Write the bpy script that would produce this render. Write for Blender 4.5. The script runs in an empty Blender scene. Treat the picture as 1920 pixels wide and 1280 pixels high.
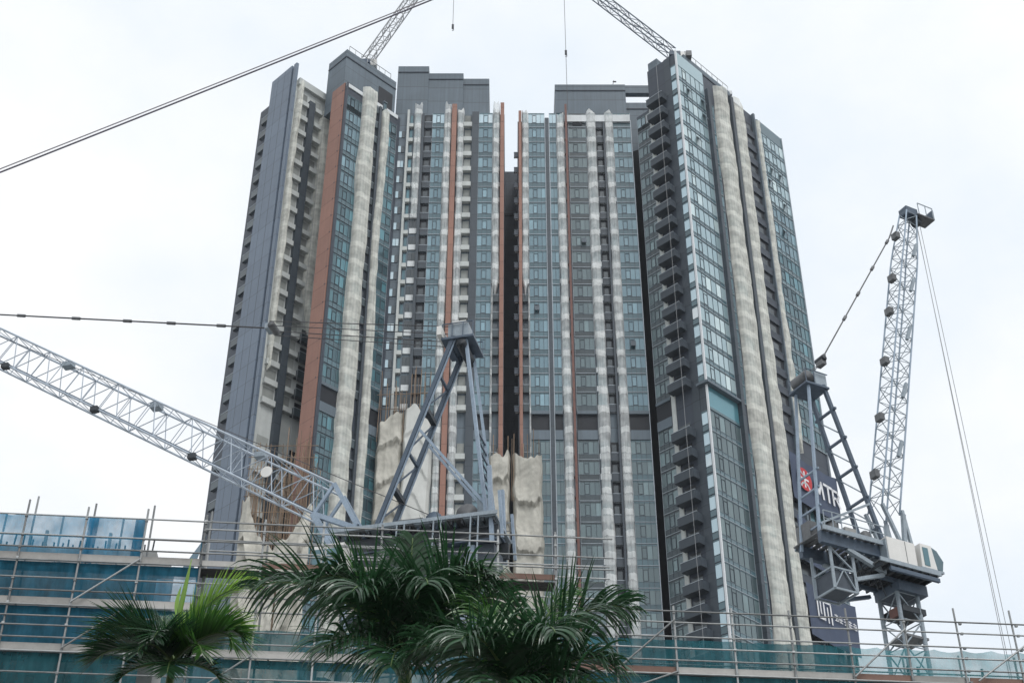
import bpy, bmesh, math, random
from mathutils import Vector, Matrix, noise
random.seed(7)
scene = bpy.context.scene
COL = scene.collection
R = math.radians
S2 = math.sqrt(0.5)

# ---------------------------------------------------------------- camera, sky, sun, exposure
PITCH = R(35)
CAMZ = 1.6
cam_d = bpy.data.cameras.new('camera'); cam = bpy.data.objects.new('camera', cam_d); COL.objects.link(cam)
cam.location = (0, 0, CAMZ); cam.rotation_euler = (R(90) + PITCH, 0, 0)
cam_d.sensor_width = 36; cam_d.lens = 50; cam_d.clip_end = 6000; cam_d.clip_start = 0.1
scene.camera = cam

SUN_EL, SUN_AZ = R(56), R(148)          # azimuth clockwise from +Y (view direction): behind the camera, to the right
world = bpy.data.worlds.new('World'); scene.world = world; world.use_nodes = True
wn, wl = world.node_tree.nodes, world.node_tree.links
for n in list(wn): wn.remove(n)
w_out = wn.new('ShaderNodeOutputWorld'); w_bg = wn.new('ShaderNodeBackground')
sky = wn.new('ShaderNodeTexSky'); sky.sky_type = 'NISHITA'; sky.sun_disc = False
sky.sun_elevation = SUN_EL; sky.sun_rotation = SUN_AZ; sky.dust_density = 4.0
sk_s = wn.new('ShaderNodeVectorMath'); sk_s.operation = 'SCALE'; sk_s.inputs['Scale'].default_value = 0.10
wl.new(sky.outputs[0], sk_s.inputs[0])
tc = wn.new('ShaderNodeTexCoord')
nz = wn.new('ShaderNodeTexNoise'); nz.inputs['Scale'].default_value = 3.4; nz.inputs['Detail'].default_value = 7; nz.inputs['Roughness'].default_value = 0.55
mp = wn.new('ShaderNodeMapping'); mp.inputs['Location'].default_value = (3.1, 0.4, 1.2); mp.inputs['Scale'].default_value = (1, 1, 1.6)
wl.new(tc.outputs['Generated'], mp.inputs[0]); wl.new(mp.outputs[0], nz.inputs[0])
cr_ = wn.new('ShaderNodeValToRGB')
cr_.color_ramp.elements[0].position = 0.34; cr_.color_ramp.elements[0].color = (0.80, 0.87, 0.94, 1)
cr_.color_ramp.elements[1].position = 0.62; cr_.color_ramp.elements[1].color = (0.97, 0.985, 1.0, 1)
wl.new(nz.outputs[0], cr_.inputs[0])
mx = wn.new('ShaderNodeMix'); mx.data_type = 'RGBA'; mx.inputs[0].default_value = 0.93
wl.new(sk_s.outputs[0], mx.inputs[6]); wl.new(cr_.outputs[0], mx.inputs[7])
wl.new(mx.outputs[2], w_bg.inputs[0]); w_bg.inputs[1].default_value = 1.04
wl.new(w_bg.outputs[0], w_out.inputs[0])

sun_d = bpy.data.lights.new('sun', 'SUN'); sun = bpy.data.objects.new('sun', sun_d); COL.objects.link(sun)
sun_d.energy = 1.4; sun_d.angle = R(25); sun_d.color = (1.0, 0.99, 0.975)
sdir = Vector((math.sin(SUN_AZ) * math.cos(SUN_EL), math.cos(SUN_AZ) * math.cos(SUN_EL), math.sin(SUN_EL)))
sun.rotation_euler = sdir.to_track_quat('Z', 'Y').to_euler(); sun.location = (0, -20, 80)

scene.view_settings.view_transform = 'Standard'; scene.view_settings.look = 'None'
scene.view_settings.exposure = 0.12; scene.view_settings.gamma = 1.0; scene.view_settings.use_curve_mapping = False
scene.render.engine = 'CYCLES'
scene.cycles.use_denoising = True
scene.cycles.max_bounces = 8; scene.cycles.transparent_max_bounces = 16; scene.cycles.diffuse_bounces = 3

# ---------------------------------------------------------------- helpers
FPX = 1920 * 50 / 36
def at(px, py, Y):
    """point of the place seen at photograph pixel (px,py) at true distance Y in front of the camera"""
    r = (px - 960) / FPX; u = (640 - py) / FPX
    d = Vector((r, math.cos(PITCH) - math.sin(PITCH) * u, math.sin(PITCH) + math.cos(PITCH) * u))
    return d * (Y / d.y) + Vector((0, 0, CAMZ))

MATS = {}
def mat(name, col, rough=0.7, var=0.18, scale=0.6, metallic=0.0, streak=0.0, spec=0.4, col2=None, bump=0.0, island=0.0, fine=0.0, joint=0.0):
    m = bpy.data.materials.new(name); m.use_nodes = True; MATS[name] = m
    nt = m.node_tree; N, L = nt.nodes, nt.links; b = N['Principled BSDF']
    b.inputs['Roughness'].default_value = rough; b.inputs['Metallic'].default_value = metallic
    b.inputs['Specular IOR Level'].default_value = spec
    g = N.new('ShaderNodeNewGeometry')
    n1 = N.new('ShaderNodeTexNoise'); n1.inputs['Scale'].default_value = scale; n1.inputs['Detail'].default_value = 6; n1.inputs['Roughness'].default_value = 0.62
    L.new(g.outputs['Position'], n1.inputs[0])
    fac = n1.outputs[0]
    def mathn(op, a, bb):
        q = N.new('ShaderNodeMath'); q.operation = op
        for i, v in enumerate((a, bb)):
            if isinstance(v, (int, float)): q.inputs[i].default_value = v
            else: L.new(v, q.inputs[i])
        return q.outputs[0]
    if streak:
        mpp = N.new('ShaderNodeMapping'); mpp.inputs['Scale'].default_value = (1.6, 1.6, 0.06)
        L.new(g.outputs['Position'], mpp.inputs[0])
        n2 = N.new('ShaderNodeTexNoise'); n2.inputs['Scale'].default_value = 1.4; n2.inputs['Detail'].default_value = 5
        L.new(mpp.outputs[0], n2.inputs[0])
        fac = mathn('ADD', mathn('MULTIPLY', fac, 1 - streak), mathn('MULTIPLY', n2.outputs[0], streak))
    if fine:
        n3 = N.new('ShaderNodeTexNoise'); n3.inputs['Scale'].default_value = 9.0; n3.inputs['Detail'].default_value = 3
        L.new(g.outputs['Position'], n3.inputs[0])
        fac = mathn('ADD', mathn('MULTIPLY', fac, 1 - fine), mathn('MULTIPLY', n3.outputs[0], fine))
    if island:
        oi = N.new('ShaderNodeObjectInfo')
        rnd = mathn('FRACT', mathn('ADD', oi.outputs['Random'], g.outputs['Random Per Island']), 0.0)
        fac = mathn('ADD', mathn('MULTIPLY', fac, 1 - island), mathn('MULTIPLY', rnd, island))
    rmp = N.new('ShaderNodeValToRGB')
    c1 = [max(0, c * (1 - var)) for c in col]; c2 = col2 or [min(1, c * (1 + var)) for c in col]
    rmp.color_ramp.elements[0].position = 0.28; rmp.color_ramp.elements[0].color = (*c1, 1)
    rmp.color_ramp.elements[1].position = 0.72; rmp.color_ramp.elements[1].color = (*c2, 1)
    L.new(fac, rmp.inputs[0]); colo = rmp.outputs[0]
    if joint:                                                     # grout lines between tile courses and panels
        sx = N.new('ShaderNodeSeparateXYZ'); L.new(g.outputs['Position'], sx.inputs[0])
        fz = mathn('FRACT', mathn('DIVIDE', sx.outputs[2], 3.15), 0.0); fx = mathn('FRACT', mathn('MULTIPLY', mathn('ADD', sx.outputs[0], mathn('MULTIPLY', sx.outputs[1], 0.37)), 0.83), 0.0)
        ln_ = mathn('MAXIMUM', mathn('LESS_THAN', fz, 0.05), mathn('MULTIPLY', mathn('LESS_THAN', fx, 0.05), 0.5))
        pn_ = N.new('ShaderNodeTexWhiteNoise'); pn_.noise_dimensions = '1D'; L.new(mathn('FLOOR', mathn('DIVIDE', sx.outputs[2], 3.15), 0.0), pn_.inputs['W'])
        dk = mathn('SUBTRACT', mathn('ADD', 0.92, mathn('MULTIPLY', pn_.outputs[0], 0.16)), mathn('MULTIPLY', ln_, joint))
        hs_ = N.new('ShaderNodeVectorMath'); hs_.operation = 'SCALE'; L.new(colo, hs_.inputs[0]); L.new(dk, hs_.inputs['Scale']); colo = hs_.outputs[0]
    L.new(colo, b.inputs['Base Color'])
    if bump:
        bp = N.new('ShaderNodeBump'); bp.inputs['Strength'].default_value = bump; bp.inputs['Distance'].default_value = 0.1
        L.new(fac, bp.inputs['Height']); L.new(bp.outputs[0], b.inputs['Normal'])
    return m

def glass(name, dark, light, refl, rough=0.06, tint=(0.8, 0.95, 1.0)):
    """coated facade glass: dark interior or blinds behind, partly mirror-like in front, each pane a little different"""
    m = bpy.data.materials.new(name); m.use_nodes = True; MATS[name] = m
    nt = m.node_tree; N, L = nt.nodes, nt.links; b = N['Principled BSDF']; out = N['Material Output']
    g = N.new('ShaderNodeNewGeometry'); oi = N.new('ShaderNodeObjectInfo')
    ad = N.new('ShaderNodeMath'); ad.operation = 'ADD'; L.new(oi.outputs['Random'], ad.inputs[0]); L.new(g.outputs['Random Per Island'], ad.inputs[1])
    fr = N.new('ShaderNodeMath'); fr.operation = 'FRACT'; L.new(ad.outputs[0], fr.inputs[0])
    n1 = N.new('ShaderNodeTexNoise'); n1.inputs['Scale'].default_value = 0.16; n1.inputs['Detail'].default_value = 4; L.new(g.outputs['Position'], n1.inputs[0])
    mi = N.new('ShaderNodeMath'); mi.operation = 'MULTIPLY_ADD'; L.new(fr.outputs[0], mi.inputs[0]); mi.inputs[1].default_value = 0.65; 
    sc = N.new('ShaderNodeMath'); sc.operation = 'MULTIPLY'; L.new(n1.outputs[0], sc.inputs[0]); sc.inputs[1].default_value = 0.4
    L.new(sc.outputs[0], mi.inputs[2])
    rp = N.new('ShaderNodeValToRGB'); rp.color_ramp.elements[0].position = 0.2; rp.color_ramp.elements[0].color = (*dark, 1)
    rp.color_ramp.elements[1].position = 0.74; rp.color_ramp.elements[1].color = (*light, 1)
    e3 = rp.color_ramp.elements.new(0.84); e3.color = (*[min(0.7, c * 1.7) for c in light], 1)
    L.new(mi.outputs[0], rp.inputs[0]); L.new(rp.outputs[0], b.inputs['Base Color'])
    b.inputs['Roughness'].default_value = 0.35; b.inputs['Specular IOR Level'].default_value = 0.5
    gl = N.new('ShaderNodeBsdfGlossy'); gl.inputs['Color'].default_value = (*tint, 1); gl.inputs['Roughness'].default_value = rough
    nb = N.new('ShaderNodeTexNoise'); nb.inputs['Scale'].default_value = 0.9; L.new(g.outputs['Position'], nb.inputs[0])
    bp = N.new('ShaderNodeBump'); bp.inputs['Strength'].default_value = 0.08; bp.inputs['Distance'].default_value = 0.1; L.new(nb.outputs[0], bp.inputs['Height']); L.new(bp.outputs[0], gl.inputs['Normal'])
    ms = N.new('ShaderNodeMixShader'); ms.inputs[0].default_value = refl
    L.new(b.outputs[0], ms.inputs[1]); L.new(gl.outputs[0], ms.inputs[2]); L.new(ms.outputs[0], out.inputs[0])
    return m

def cloth(name, col, opacity, op_var=0.2, var=0.15, scale=0.5, transl=0.3, weave=0.0, streak=True, bump=0.0, lap=0.0, bscale=0.45, bvec=(1, 1, 1), bdist=0.5):
    """woven netting: part open, part fibre, lets some light through"""
    m = bpy.data.materials.new(name); m.use_nodes = True; MATS[name] = m
    nt = m.node_tree; N, L = nt.nodes, nt.links; out = N['Material Output']; N.remove(N['Principled BSDF'])
    g = N.new('ShaderNodeNewGeometry')
    n1 = N.new('ShaderNodeTexNoise'); n1.inputs['Scale'].default_value = scale; n1.inputs['Detail'].default_value = 6; n1.inputs['Roughness'].default_value = 0.65
    mpp = N.new('ShaderNodeMapping'); mpp.inputs['Scale'].default_value = (2.2, 2.2, 0.5) if streak else (1, 1, 1)
    L.new(g.outputs['Position'], mpp.inputs[0]); L.new(mpp.outputs[0], n1.inputs[0])
    rp = N.new('ShaderNodeValToRGB'); rp.color_ramp.elements[0].position = 0.3; rp.color_ramp.elements[0].color = (*[c * (1 - var) for c in col], 1)
    rp.color_ramp.elements[1].position = 0.7; rp.color_ramp.elements[1].color = (*[min(1, c * (1 + var)) for c in col], 1)
    L.new(n1.outputs[0], rp.inputs[0])
    df = N.new('ShaderNodeBsdfDiffuse'); tr = N.new('ShaderNodeBsdfTranslucent'); tp = N.new('ShaderNodeBsdfTransparent')
    L.new(rp.outputs[0], df.inputs[0]); L.new(rp.outputs[0], tr.inputs[0])
    m1 = N.new('ShaderNodeMixShader'); m1.inputs[0].default_value = transl; L.new(df.outputs[0], m1.inputs[1]); L.new(tr.outputs[0], m1.inputs[2])
    if bump:
        nb = N.new('ShaderNodeTexNoise'); nb.noise_type = 'RIDGED_MULTIFRACTAL'; nb.inputs['Scale'].default_value = bscale; nb.inputs['Detail'].default_value = 5; nb.inputs['Distortion'].default_value = 0.8
        mpb = N.new('ShaderNodeMapping'); mpb.inputs['Scale'].default_value = bvec; mpb.inputs['Rotation'].default_value = (0, 0.25, 0)
        L.new(g.outputs['Position'], mpb.inputs[0]); L.new(mpb.outputs[0], nb.inputs[0])
        bp = N.new('ShaderNodeBump'); bp.inputs['Strength'].default_value = bump; bp.inputs['Distance'].default_value = bdist; L.new(nb.outputs[0], bp.inputs['Height'])
        L.new(bp.outputs[0], df.inputs['Normal'])
    n2 = N.new('ShaderNodeTexNoise'); n2.inputs['Scale'].default_value = 1.1; n2.inputs['Detail'].default_value = 5; L.new(g.outputs['Position'], n2.inputs[0])
    mr = N.new('ShaderNodeMapRange'); mr.inputs[1].default_value = 0.3; mr.inputs[2].default_value = 0.7
    mr.inputs[3].default_value = max(0, opacity - op_var); mr.inputs[4].default_value = min(1, opacity + op_var); L.new(n2.outputs[0], mr.inputs[0])
    opo = mr.outputs[0]
    if lap:                                                      # panels overlap at each floor: two layers, less see-through
        sx = N.new('ShaderNodeSeparateXYZ'); L.new(g.outputs['Position'], sx.inputs[0])
        def mm(op, a, b_):
            q = N.new('ShaderNodeMath'); q.operation = op
            for i, v in enumerate((a, b_)):
                if isinstance(v, (int, float)): q.inputs[i].default_value = v
                else: L.new(v, q.inputs[i])
            return q.outputs[0]
        wob = mm('MULTIPLY', n1.outputs[0], 0.9)
        fr = mm('FRACT', mm('DIVIDE', mm('ADD', mm('SUBTRACT', sx.outputs[2], 106.4 - 3.15 * 20), wob), 3.15), 0.0)
        band = mm('LESS_THAN', fr, 0.3)
        wv = mm('MULTIPLY', mm('SINE', mm('MULTIPLY', mm('ADD', sx.outputs[0], mm('MULTIPLY', sx.outputs[1], 0.3)), 13.0), 0.0), 0.05)
        opo = mm('ADD', mm('ADD', opo, mm('MULTIPLY', band, lap)), wv)
        cl = N.new('ShaderNodeClamp'); L.new(opo, cl.inputs[0]); opo = cl.outputs[0]
    m2 = N.new('ShaderNodeMixShader'); L.new(opo, m2.inputs[0]); L.new(tp.outputs[0], m2.inputs[1]); L.new(m1.outputs[0], m2.inputs[2])
    L.new(m2.outputs[0], out.inputs[0])
    return m

def leaf(name, col, var=0.35, transl=0.3):
    m = bpy.data.materials.new(name); m.use_nodes = True; MATS[name] = m
    nt = m.node_tree; N, L = nt.nodes, nt.links; b = N['Principled BSDF']; out = N['Material Output']
    g = N.new('ShaderNodeNewGeometry'); oi = N.new('ShaderNodeObjectInfo')
    ad = N.new('ShaderNodeMath'); ad.operation = 'ADD'; L.new(oi.outputs['Random'], ad.inputs[0]); L.new(g.outputs['Random Per Island'], ad.inputs[1])
    fr = N.new('ShaderNodeMath'); fr.operation = 'FRACT'; L.new(ad.outputs[0], fr.inputs[0])
    rp = N.new('ShaderNodeValToRGB'); rp.color_ramp.elements[0].color = (*[c * (1 - var) for c in col], 1); rp.color_ramp.elements[1].color = (*[c * (1 + var) for c in col], 1)
    L.new(fr.outputs[0], rp.inputs[0]); L.new(rp.outputs[0], b.inputs['Base Color'])
    b.inputs['Roughness'].default_value = 0.26; b.inputs['Specular IOR Level'].default_value = 0.7
    tr = N.new('ShaderNodeBsdfTranslucent'); L.new(rp.outputs[0], tr.inputs[0])
    ms = N.new('ShaderNodeMixShader'); ms.inputs[0].default_value = transl
    L.new(b.outputs[0], ms.inputs[1]); L.new(tr.outputs[0], ms.inputs[2]); L.new(ms.outputs[0], out.inputs[0])
    return m

# walls and concrete
mat('grey_tile', (0.12, 0.155, 0.185), 0.55, 0.24, 0.35, streak=0.55, fine=0.2, joint=0.3)
mat('dark_tile', (0.04, 0.052, 0.072), 0.5, 0.2, 0.4, streak=0.4, fine=0.2, joint=0.3)
mat('blue_tile', (0.14, 0.182, 0.24), 0.45, 0.14, 0.3, streak=0.45, fine=0.2, joint=0.3)
mat('mauve_tile', (0.052, 0.067, 0.083), 0.55, 0.16, 0.4, streak=0.35, fine=0.2, joint=0.3)
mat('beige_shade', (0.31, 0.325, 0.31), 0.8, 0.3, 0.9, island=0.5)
mat('beige_wall', (0.53, 0.555, 0.54), 0.85, 0.2, 0.7, streak=0.4, fine=0.2)
mat('white_panel', (0.66, 0.69, 0.70), 0.6, 0.14, 0.9, streak=0.3)
mat('copper_tile', (0.30, 0.155, 0.115), 0.6, 0.22, 0.5, streak=0.45, fine=0.3, joint=0.3)
mat('red_steel', (0.16, 0.075, 0.06), 0.6, 0.2, 1.2)
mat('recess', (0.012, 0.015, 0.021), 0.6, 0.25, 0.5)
mat('concrete', (0.34, 0.34, 0.33), 0.9, 0.2, 0.8, streak=0.3, fine=0.3)
mat('alu_light', (0.40, 0.45, 0.49), 0.45, 0.12, 0.8, metallic=0.2)
mat('alu_mid', (0.20, 0.25, 0.28), 0.45, 0.15, 0.8)
mat('alu_dark', (0.06, 0.08, 0.1), 0.45, 0.2, 0.8)
mat('spandrel_teal', (0.08, 0.145, 0.172), 0.25, 0.2, 0.3, island=0.4, spec=0.7)
mat('spandrel_grey', (0.045, 0.066, 0.076), 0.3, 0.25, 0.3, island=0.5, spec=0.6)
mat('corner_trim', (0.74, 0.76, 0.78), 0.4, 0.06, 1.0)
glass('glass_teal', (0.05, 0.105, 0.13), (0.115, 0.19, 0.22), 0.14, tint=(0.6, 0.85, 0.97))
glass('glass_dark', (0.004, 0.022, 0.032), (0.042, 0.125, 0.15), 0.11, tint=(0.55, 0.85, 0.95))
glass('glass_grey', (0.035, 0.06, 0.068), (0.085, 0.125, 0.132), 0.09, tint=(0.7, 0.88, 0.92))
glass('glass_sky_refl', (0.22, 0.33, 0.36), (0.34, 0.45, 0.48), 0.18)  # lighter panes: bright sky reflection put into the glass colour
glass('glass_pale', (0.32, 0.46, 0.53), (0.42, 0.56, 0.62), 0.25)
glass('glass_room', (0.006, 0.008, 0.012), (0.03, 0.035, 0.04), 0.05)
# nets and sheets
cloth('net_beige', (0.86, 0.86, 0.79), 0.66, 0.15, 0.08, 0.3, 0.22, lap=0.15, bump=0.25, bscale=0.8, bvec=(1, 1, 0.22), bdist=0.3)
cloth('net_grey', (0.86, 0.88, 0.87), 0.54, 0.14, 0.07, 0.4, 0.22, lap=0.34, bump=0.2, bscale=0.9, bvec=(1, 1, 0.25), bdist=0.3)
cloth('tarp_beige', (0.52, 0.505, 0.45), 1.0, 0.0, 0.26, 0.5, 0.1, bump=0.5, bscale=0.5, bvec=(1, 1, 0.7), bdist=0.45, streak=False)
cloth('tarp_white', (0.66, 0.67, 0.64), 1.0, 0.0, 0.10, 0.5, 0.1, bump=0.25, bscale=0.4, bvec=(1, 1, 0.35), bdist=0.4, streak=False)
cloth('debris_blue', (0.03, 0.155, 0.24), 0.86, 0.08, 0.38, 1.1, 0.4, bump=0.6, bscale=1.6, bvec=(1, 1, 0.5), bdist=0.12)
cloth('debris_teal', (0.035, 0.15, 0.18), 0.76, 0.12, 0.38, 1.1, 0.4, bump=0.6, bscale=1.6, bvec=(1, 1, 0.5), bdist=0.12)
cloth('debris_thin', (0.045, 0.30, 0.50), 0.68, 0.16, 0.3, 1.4, 0.6)
cloth('debris_pale', (0.08, 0.34, 0.38), 0.58, 0.14, 0.3, 1.2, 0.55)
# steel
mat('galv', (0.30, 0.31, 0.31), 0.5, 0.4, 3.0, metallic=0.4, island=0.5)
mat('plank_grey', (0.40, 0.39, 0.37), 0.85, 0.25, 2.0, island=0.4, fine=0.3)
mat('plank_rust', (0.20, 0.125, 0.10), 0.85, 0.25, 2.0, island=0.3, fine=0.3)
mat('underboard', (0.05, 0.048, 0.045), 0.9, 0.3, 1.5)
mat('crane_blue', (0.27, 0.34, 0.42), 0.5, 0.34, 1.3, streak=0.35, fine=0.35)
mat('crane_pale', (0.43, 0.49, 0.56), 0.45, 0.25, 1.3, streak=0.3, fine=0.3)
mat('crane_slate', (0.075, 0.105, 0.145), 0.5, 0.34, 1.3, streak=0.35, fine=0.35)
mat('crane_grey', (0.28, 0.33, 0.37), 0.5, 0.34, 1.3, streak=0.35, fine=0.35)
mat('crane_white', (0.72, 0.71, 0.68), 0.4, 0.08, 1.2, streak=0.4)
mat('crane_dark', (0.035, 0.042, 0.05), 0.6, 0.3, 2.0)
mat('machine_grey', (0.13, 0.135, 0.14), 0.5, 0.3, 2.0)
mat('counterweight_grey', (0.07, 0.085, 0.105), 0.7, 0.25, 1.5)
mat('rope', (0.07, 0.07, 0.075), 0.5, 0.1, 3.0)
mat('rope_pale', (0.30, 0.31, 0.32), 0.5, 0.1, 3.0)
mat('cable_black', (0.16, 0.15, 0.19), 0.5, 0.1, 2.0)
mat('cable_grey', (0.32, 0.30, 0.32), 0.5, 0.1, 2.0)
mat('bamboo', (0.24, 0.17, 0.115), 0.7, 0.3, 1.5, island=0.6)
mat('rebar', (0.05, 0.055, 0.06), 0.8, 0.3, 3.0)
# banner
mat('banner_navy', (0.045, 0.065, 0.115), 0.6, 0.16, 0.4, streak=0.3)
mat('banner_red', (0.48, 0.03, 0.035), 0.6, 0.05, 1.0)
mat('banner_white', (0.75, 0.76, 0.78), 0.6, 0.04, 1.0)
# plants, ground
leaf('palm_dark', (0.026, 0.078, 0.032)); leaf('palm_mid', (0.055, 0.15, 0.03)); leaf('palm_light', (0.25, 0.42, 0.075), 0.3, 0.5)
mat('palm_stem', (0.10, 0.16, 0.05), 0.5, 0.2, 2.0)
mat('palm_trunk', (0.20, 0.18, 0.15), 0.9, 0.25, 2.5)
mat('ground_mat', (0.16, 0.155, 0.145), 0.9, 0.25, 0.05, fine=0.2)
mat('asphalt', (0.05, 0.05, 0.052), 0.85, 0.2, 1.0, fine=0.4)
mat('paving', (0.30, 0.29, 0.28), 0.85, 0.15, 1.0, fine=0.3)
mat('road_paint', (0.75, 0.75, 0.72), 0.7, 0.1, 2.0)

class MB:
    """collects shapes; build() links them as ONE mesh object"""
    def __init__(s): s.v = []; s.f = []; s.m = []; s.mats = []; s.smooth = False
    def mi(s, m):
        if m not in s.mats: s.mats.append(m)
        return s.mats.index(m)
    def poly(s, pts, m):
        k = len(s.v); s.v += [tuple(p) for p in pts]; s.f.append(tuple(range(k, k + len(pts)))); s.m.append(s.mi(m))
    def box(s, a, b, m):
        x0, y0, z0 = a; x1, y1, z1 = b
        if x0 > x1: x0, x1 = x1, x0
        if y0 > y1: y0, y1 = y1, y0
        if z0 > z1: z0, z1 = z1, z0
        k = len(s.v)
        s.v += [(x0, y0, z0), (x1, y0, z0), (x1, y1, z0), (x0, y1, z0), (x0, y0, z1), (x1, y0, z1), (x1, y1, z1), (x0, y1, z1)]
        for f in ((0, 3, 2, 1), (4, 5, 6, 7), (0, 1, 5, 4), (1, 2, 6, 5), (2, 3, 7, 6), (3, 0, 4, 7)):
            s.f.append(tuple(i + k for i in f)); s.m.append(s.mi(m))
        return s
    def prism(s, poly, z0, z1, m):
        n = len(poly); k = len(s.v)
        area = sum(poly[i][0] * poly[(i + 1) % n][1] - poly[(i + 1) % n][0] * poly[i][1] for i in range(n))
        if area < 0: poly = poly[::-1]
        s.v += [(p[0], p[1], z0) for p in poly] + [(p[0], p[1], z1) for p in poly]
        s.f.append(tuple(range(k + n - 1, k - 1, -1))); s.m.append(s.mi(m))
        s.f.append(tuple(range(k + n, k + 2 * n))); s.m.append(s.mi(m))
        for i in range(n):
            j = (i + 1) % n; s.f.append((k + i, k + j, k + n + j, k + n + i)); s.m.append(s.mi(m))
        return s
    def hexa(s, p, m):
        """eight corner points: bottom four, then top four, both counter-clockwise from above"""
        k = len(s.v); s.v += [tuple(q) for q in p]
        for f in ((0, 3, 2, 1), (4, 5, 6, 7), (0, 1, 5, 4), (1, 2, 6, 5), (2, 3, 7, 6), (3, 0, 4, 7)):
            s.f.append(tuple(i + k for i in f)); s.m.append(s.mi(m))
        return s
    def tube(s, pts, rad, m, n=6):
        pts = [Vector(p) for p in pts]; k = len(s.v)
        for i, p in enumerate(pts):
            t = (pts[min(i + 1, len(pts) - 1)] - pts[max(i - 1, 0)]).normalized()
            a = t.cross(Vector((0, 0, 1)) if abs(t.z) < 0.95 else Vector((1, 0, 0))).normalized(); b = t.cross(a)
            r = rad[i] if isinstance(rad, (list, tuple)) else rad
            for j in range(n):
                w = 2 * math.pi * j / n; s.v.append(tuple(p + a * (r * math.cos(w)) + b * (r * math.sin(w))))
        for i in range(len(pts) - 1):
            for j in range(n):
                q = (j + 1) % n; s.f.append((k + i * n + j, k + (i + 1) * n + j, k + (i + 1) * n + q, k + i * n + q)); s.m.append(s.mi(m))
        s.f.append(tuple(range(k, k + n))); s.m.append(s.mi(m))
        e = k + (len(pts) - 1) * n; s.f.append(tuple(range(e + n - 1, e - 1, -1))); s.m.append(s.mi(m))
        return s
    def mesh(s, name):
        me = bpy.data.meshes.new(name); me.from_pydata(s.v, [], s.f)
        for m in s.mats: me.materials.append(MATS[m])
        me.polygons.foreach_set('material_index', s.m)
        if s.smooth: me.polygons.foreach_set('use_smooth', [True] * len(me.polygons))
        me.update(); return me
    def build(s, name, parent=None): return link(name, s.mesh(name), parent)

def link(name, me, parent=None, loc=(0, 0, 0), rz=0):
    o = bpy.data.objects.new(name, me); COL.objects.link(o)
    o.location = loc; o.rotation_euler = (0, 0, rz)
    if parent: o.parent = parent
    return o
def tag(o, label=None, cat=None, group=None, kind=None):
    if label: o['label'] = label
    if cat: o['category'] = cat
    if group: o['group'] = group
    if kind: o['kind'] = kind
    return o
def empty(name, loc, label, cat, group=None):
    o = bpy.data.objects.new(name, None); COL.objects.link(o); o.location = loc; o.empty_display_size = 0.5
    return tag(o, label, cat, group)

_rod = {}
def unit_rod(m, n):
    if (m, n) not in _rod:
        b = MB(); b.smooth = n > 4; k = n
        ph = math.pi / n if n == 4 else 0
        ring = [(math.cos(2 * math.pi * i / n + ph), math.sin(2 * math.pi * i / n + ph)) for i in range(n)]
        b.v = [(x, y, 0) for x, y in ring] + [(x, y, 1) for x, y in ring]; b.mi(m)
        b.f = [(i, (i + 1) % n, n + (i + 1) % n, n + i) for i in range(n)] + [tuple(range(n - 1, -1, -1)), tuple(range(n, 2 * n))]
        b.m = [0] * len(b.f); _rod[(m, n)] = b.mesh('rod_' + m)
    return _rod[(m, n)]
def rod(name, p, q, r, m, parent=None, n=6):
    """a straight bar from p to q (world), sharing one mesh per material"""
    p, q = Vector(p), Vector(q); d = q - p
    if parent: p = p - parent.location
    o = bpy.data.objects.new(name, unit_rod(m, n)); COL.objects.link(o)
    rr = r * (math.sqrt(2) if n == 4 else 1)
    o.matrix_basis = Matrix.Translation(p) @ d.to_track_quat('Z', 'X').to_matrix().to_4x4() @ Matrix.Diagonal((rr, rr, d.length, 1))
    if parent: o.parent = parent
    return o

# ---------------------------------------------------------------- ground
g = MB(); g.poly([(-2500, -2500, 0), (2500, -2500, 0), (2500, 2500, 0), (-2500, 2500, 0)], 'ground_mat'); tag(g.build('ground'), kind='structure')
g = MB(); g.poly([(-400, 3, 0.004), (400, 3, 0.004), (400, 17, 0.004), (-400, 17, 0.004)], 'asphalt'); road = tag(g.build('road'), kind='structure')
lane = MB().box((0, 9.93, 0.004), (3, 10.07, 0.008), 'road_paint').mesh('lane_marking')
for i in range(-8, 9): link('lane_marking', lane, road, (i * 9.0, 0, 0))
g = MB().box((-400, 17, -0.2), (400, 34, 0.13), 'paving'); tag(g.build('pavement'), kind='structure')

# ---------------------------------------------------------------- towers
class Frame:
    """vertical facade plane: x runs along it (left to right as seen), -y is out of the wall"""
    def __init__(s, ox, oy, ang): s.o = Vector((ox, oy, 0)); s.a = R(ang); s.d = Vector((math.cos(s.a), math.sin(s.a), 0)); s.n = Vector((math.sin(s.a), -math.cos(s.a), 0))
    def p(s, x, w, z): return s.o + s.d * x + s.n * w + Vector((0, 0, z))
FC = Frame(0, 167, 0)
FGR = Frame(25.9, 159, 45); FBR = Frame(25.9, 159, -45)
FGL = Frame(-25.9, 159, 45); FBK = Frame(-25.9, 159, -45)
FBE = Frame(-34.9, 164, 45); FPL = Frame(-34.9, 164, -45)

H = 3.15; ZREF = 102.0; ZUP = 106.6
FLOORS = [57.9 + H * k for k in range(2, 14)]
UPPER = [ZUP + H * k for k in range(18)]
ZC = ZUP + 18 * H            # 163.3

TL = empty('residential_tower', (-22, 172, 0), 'dark grey tower with a brick-coloured corner, left of the narrow gap', 'tower')
TR = empty('residential_tower', (22, 172, 0), 'grey glass tower with stacked balconies beside its white corner line, right of the gap', 'tower')

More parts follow.
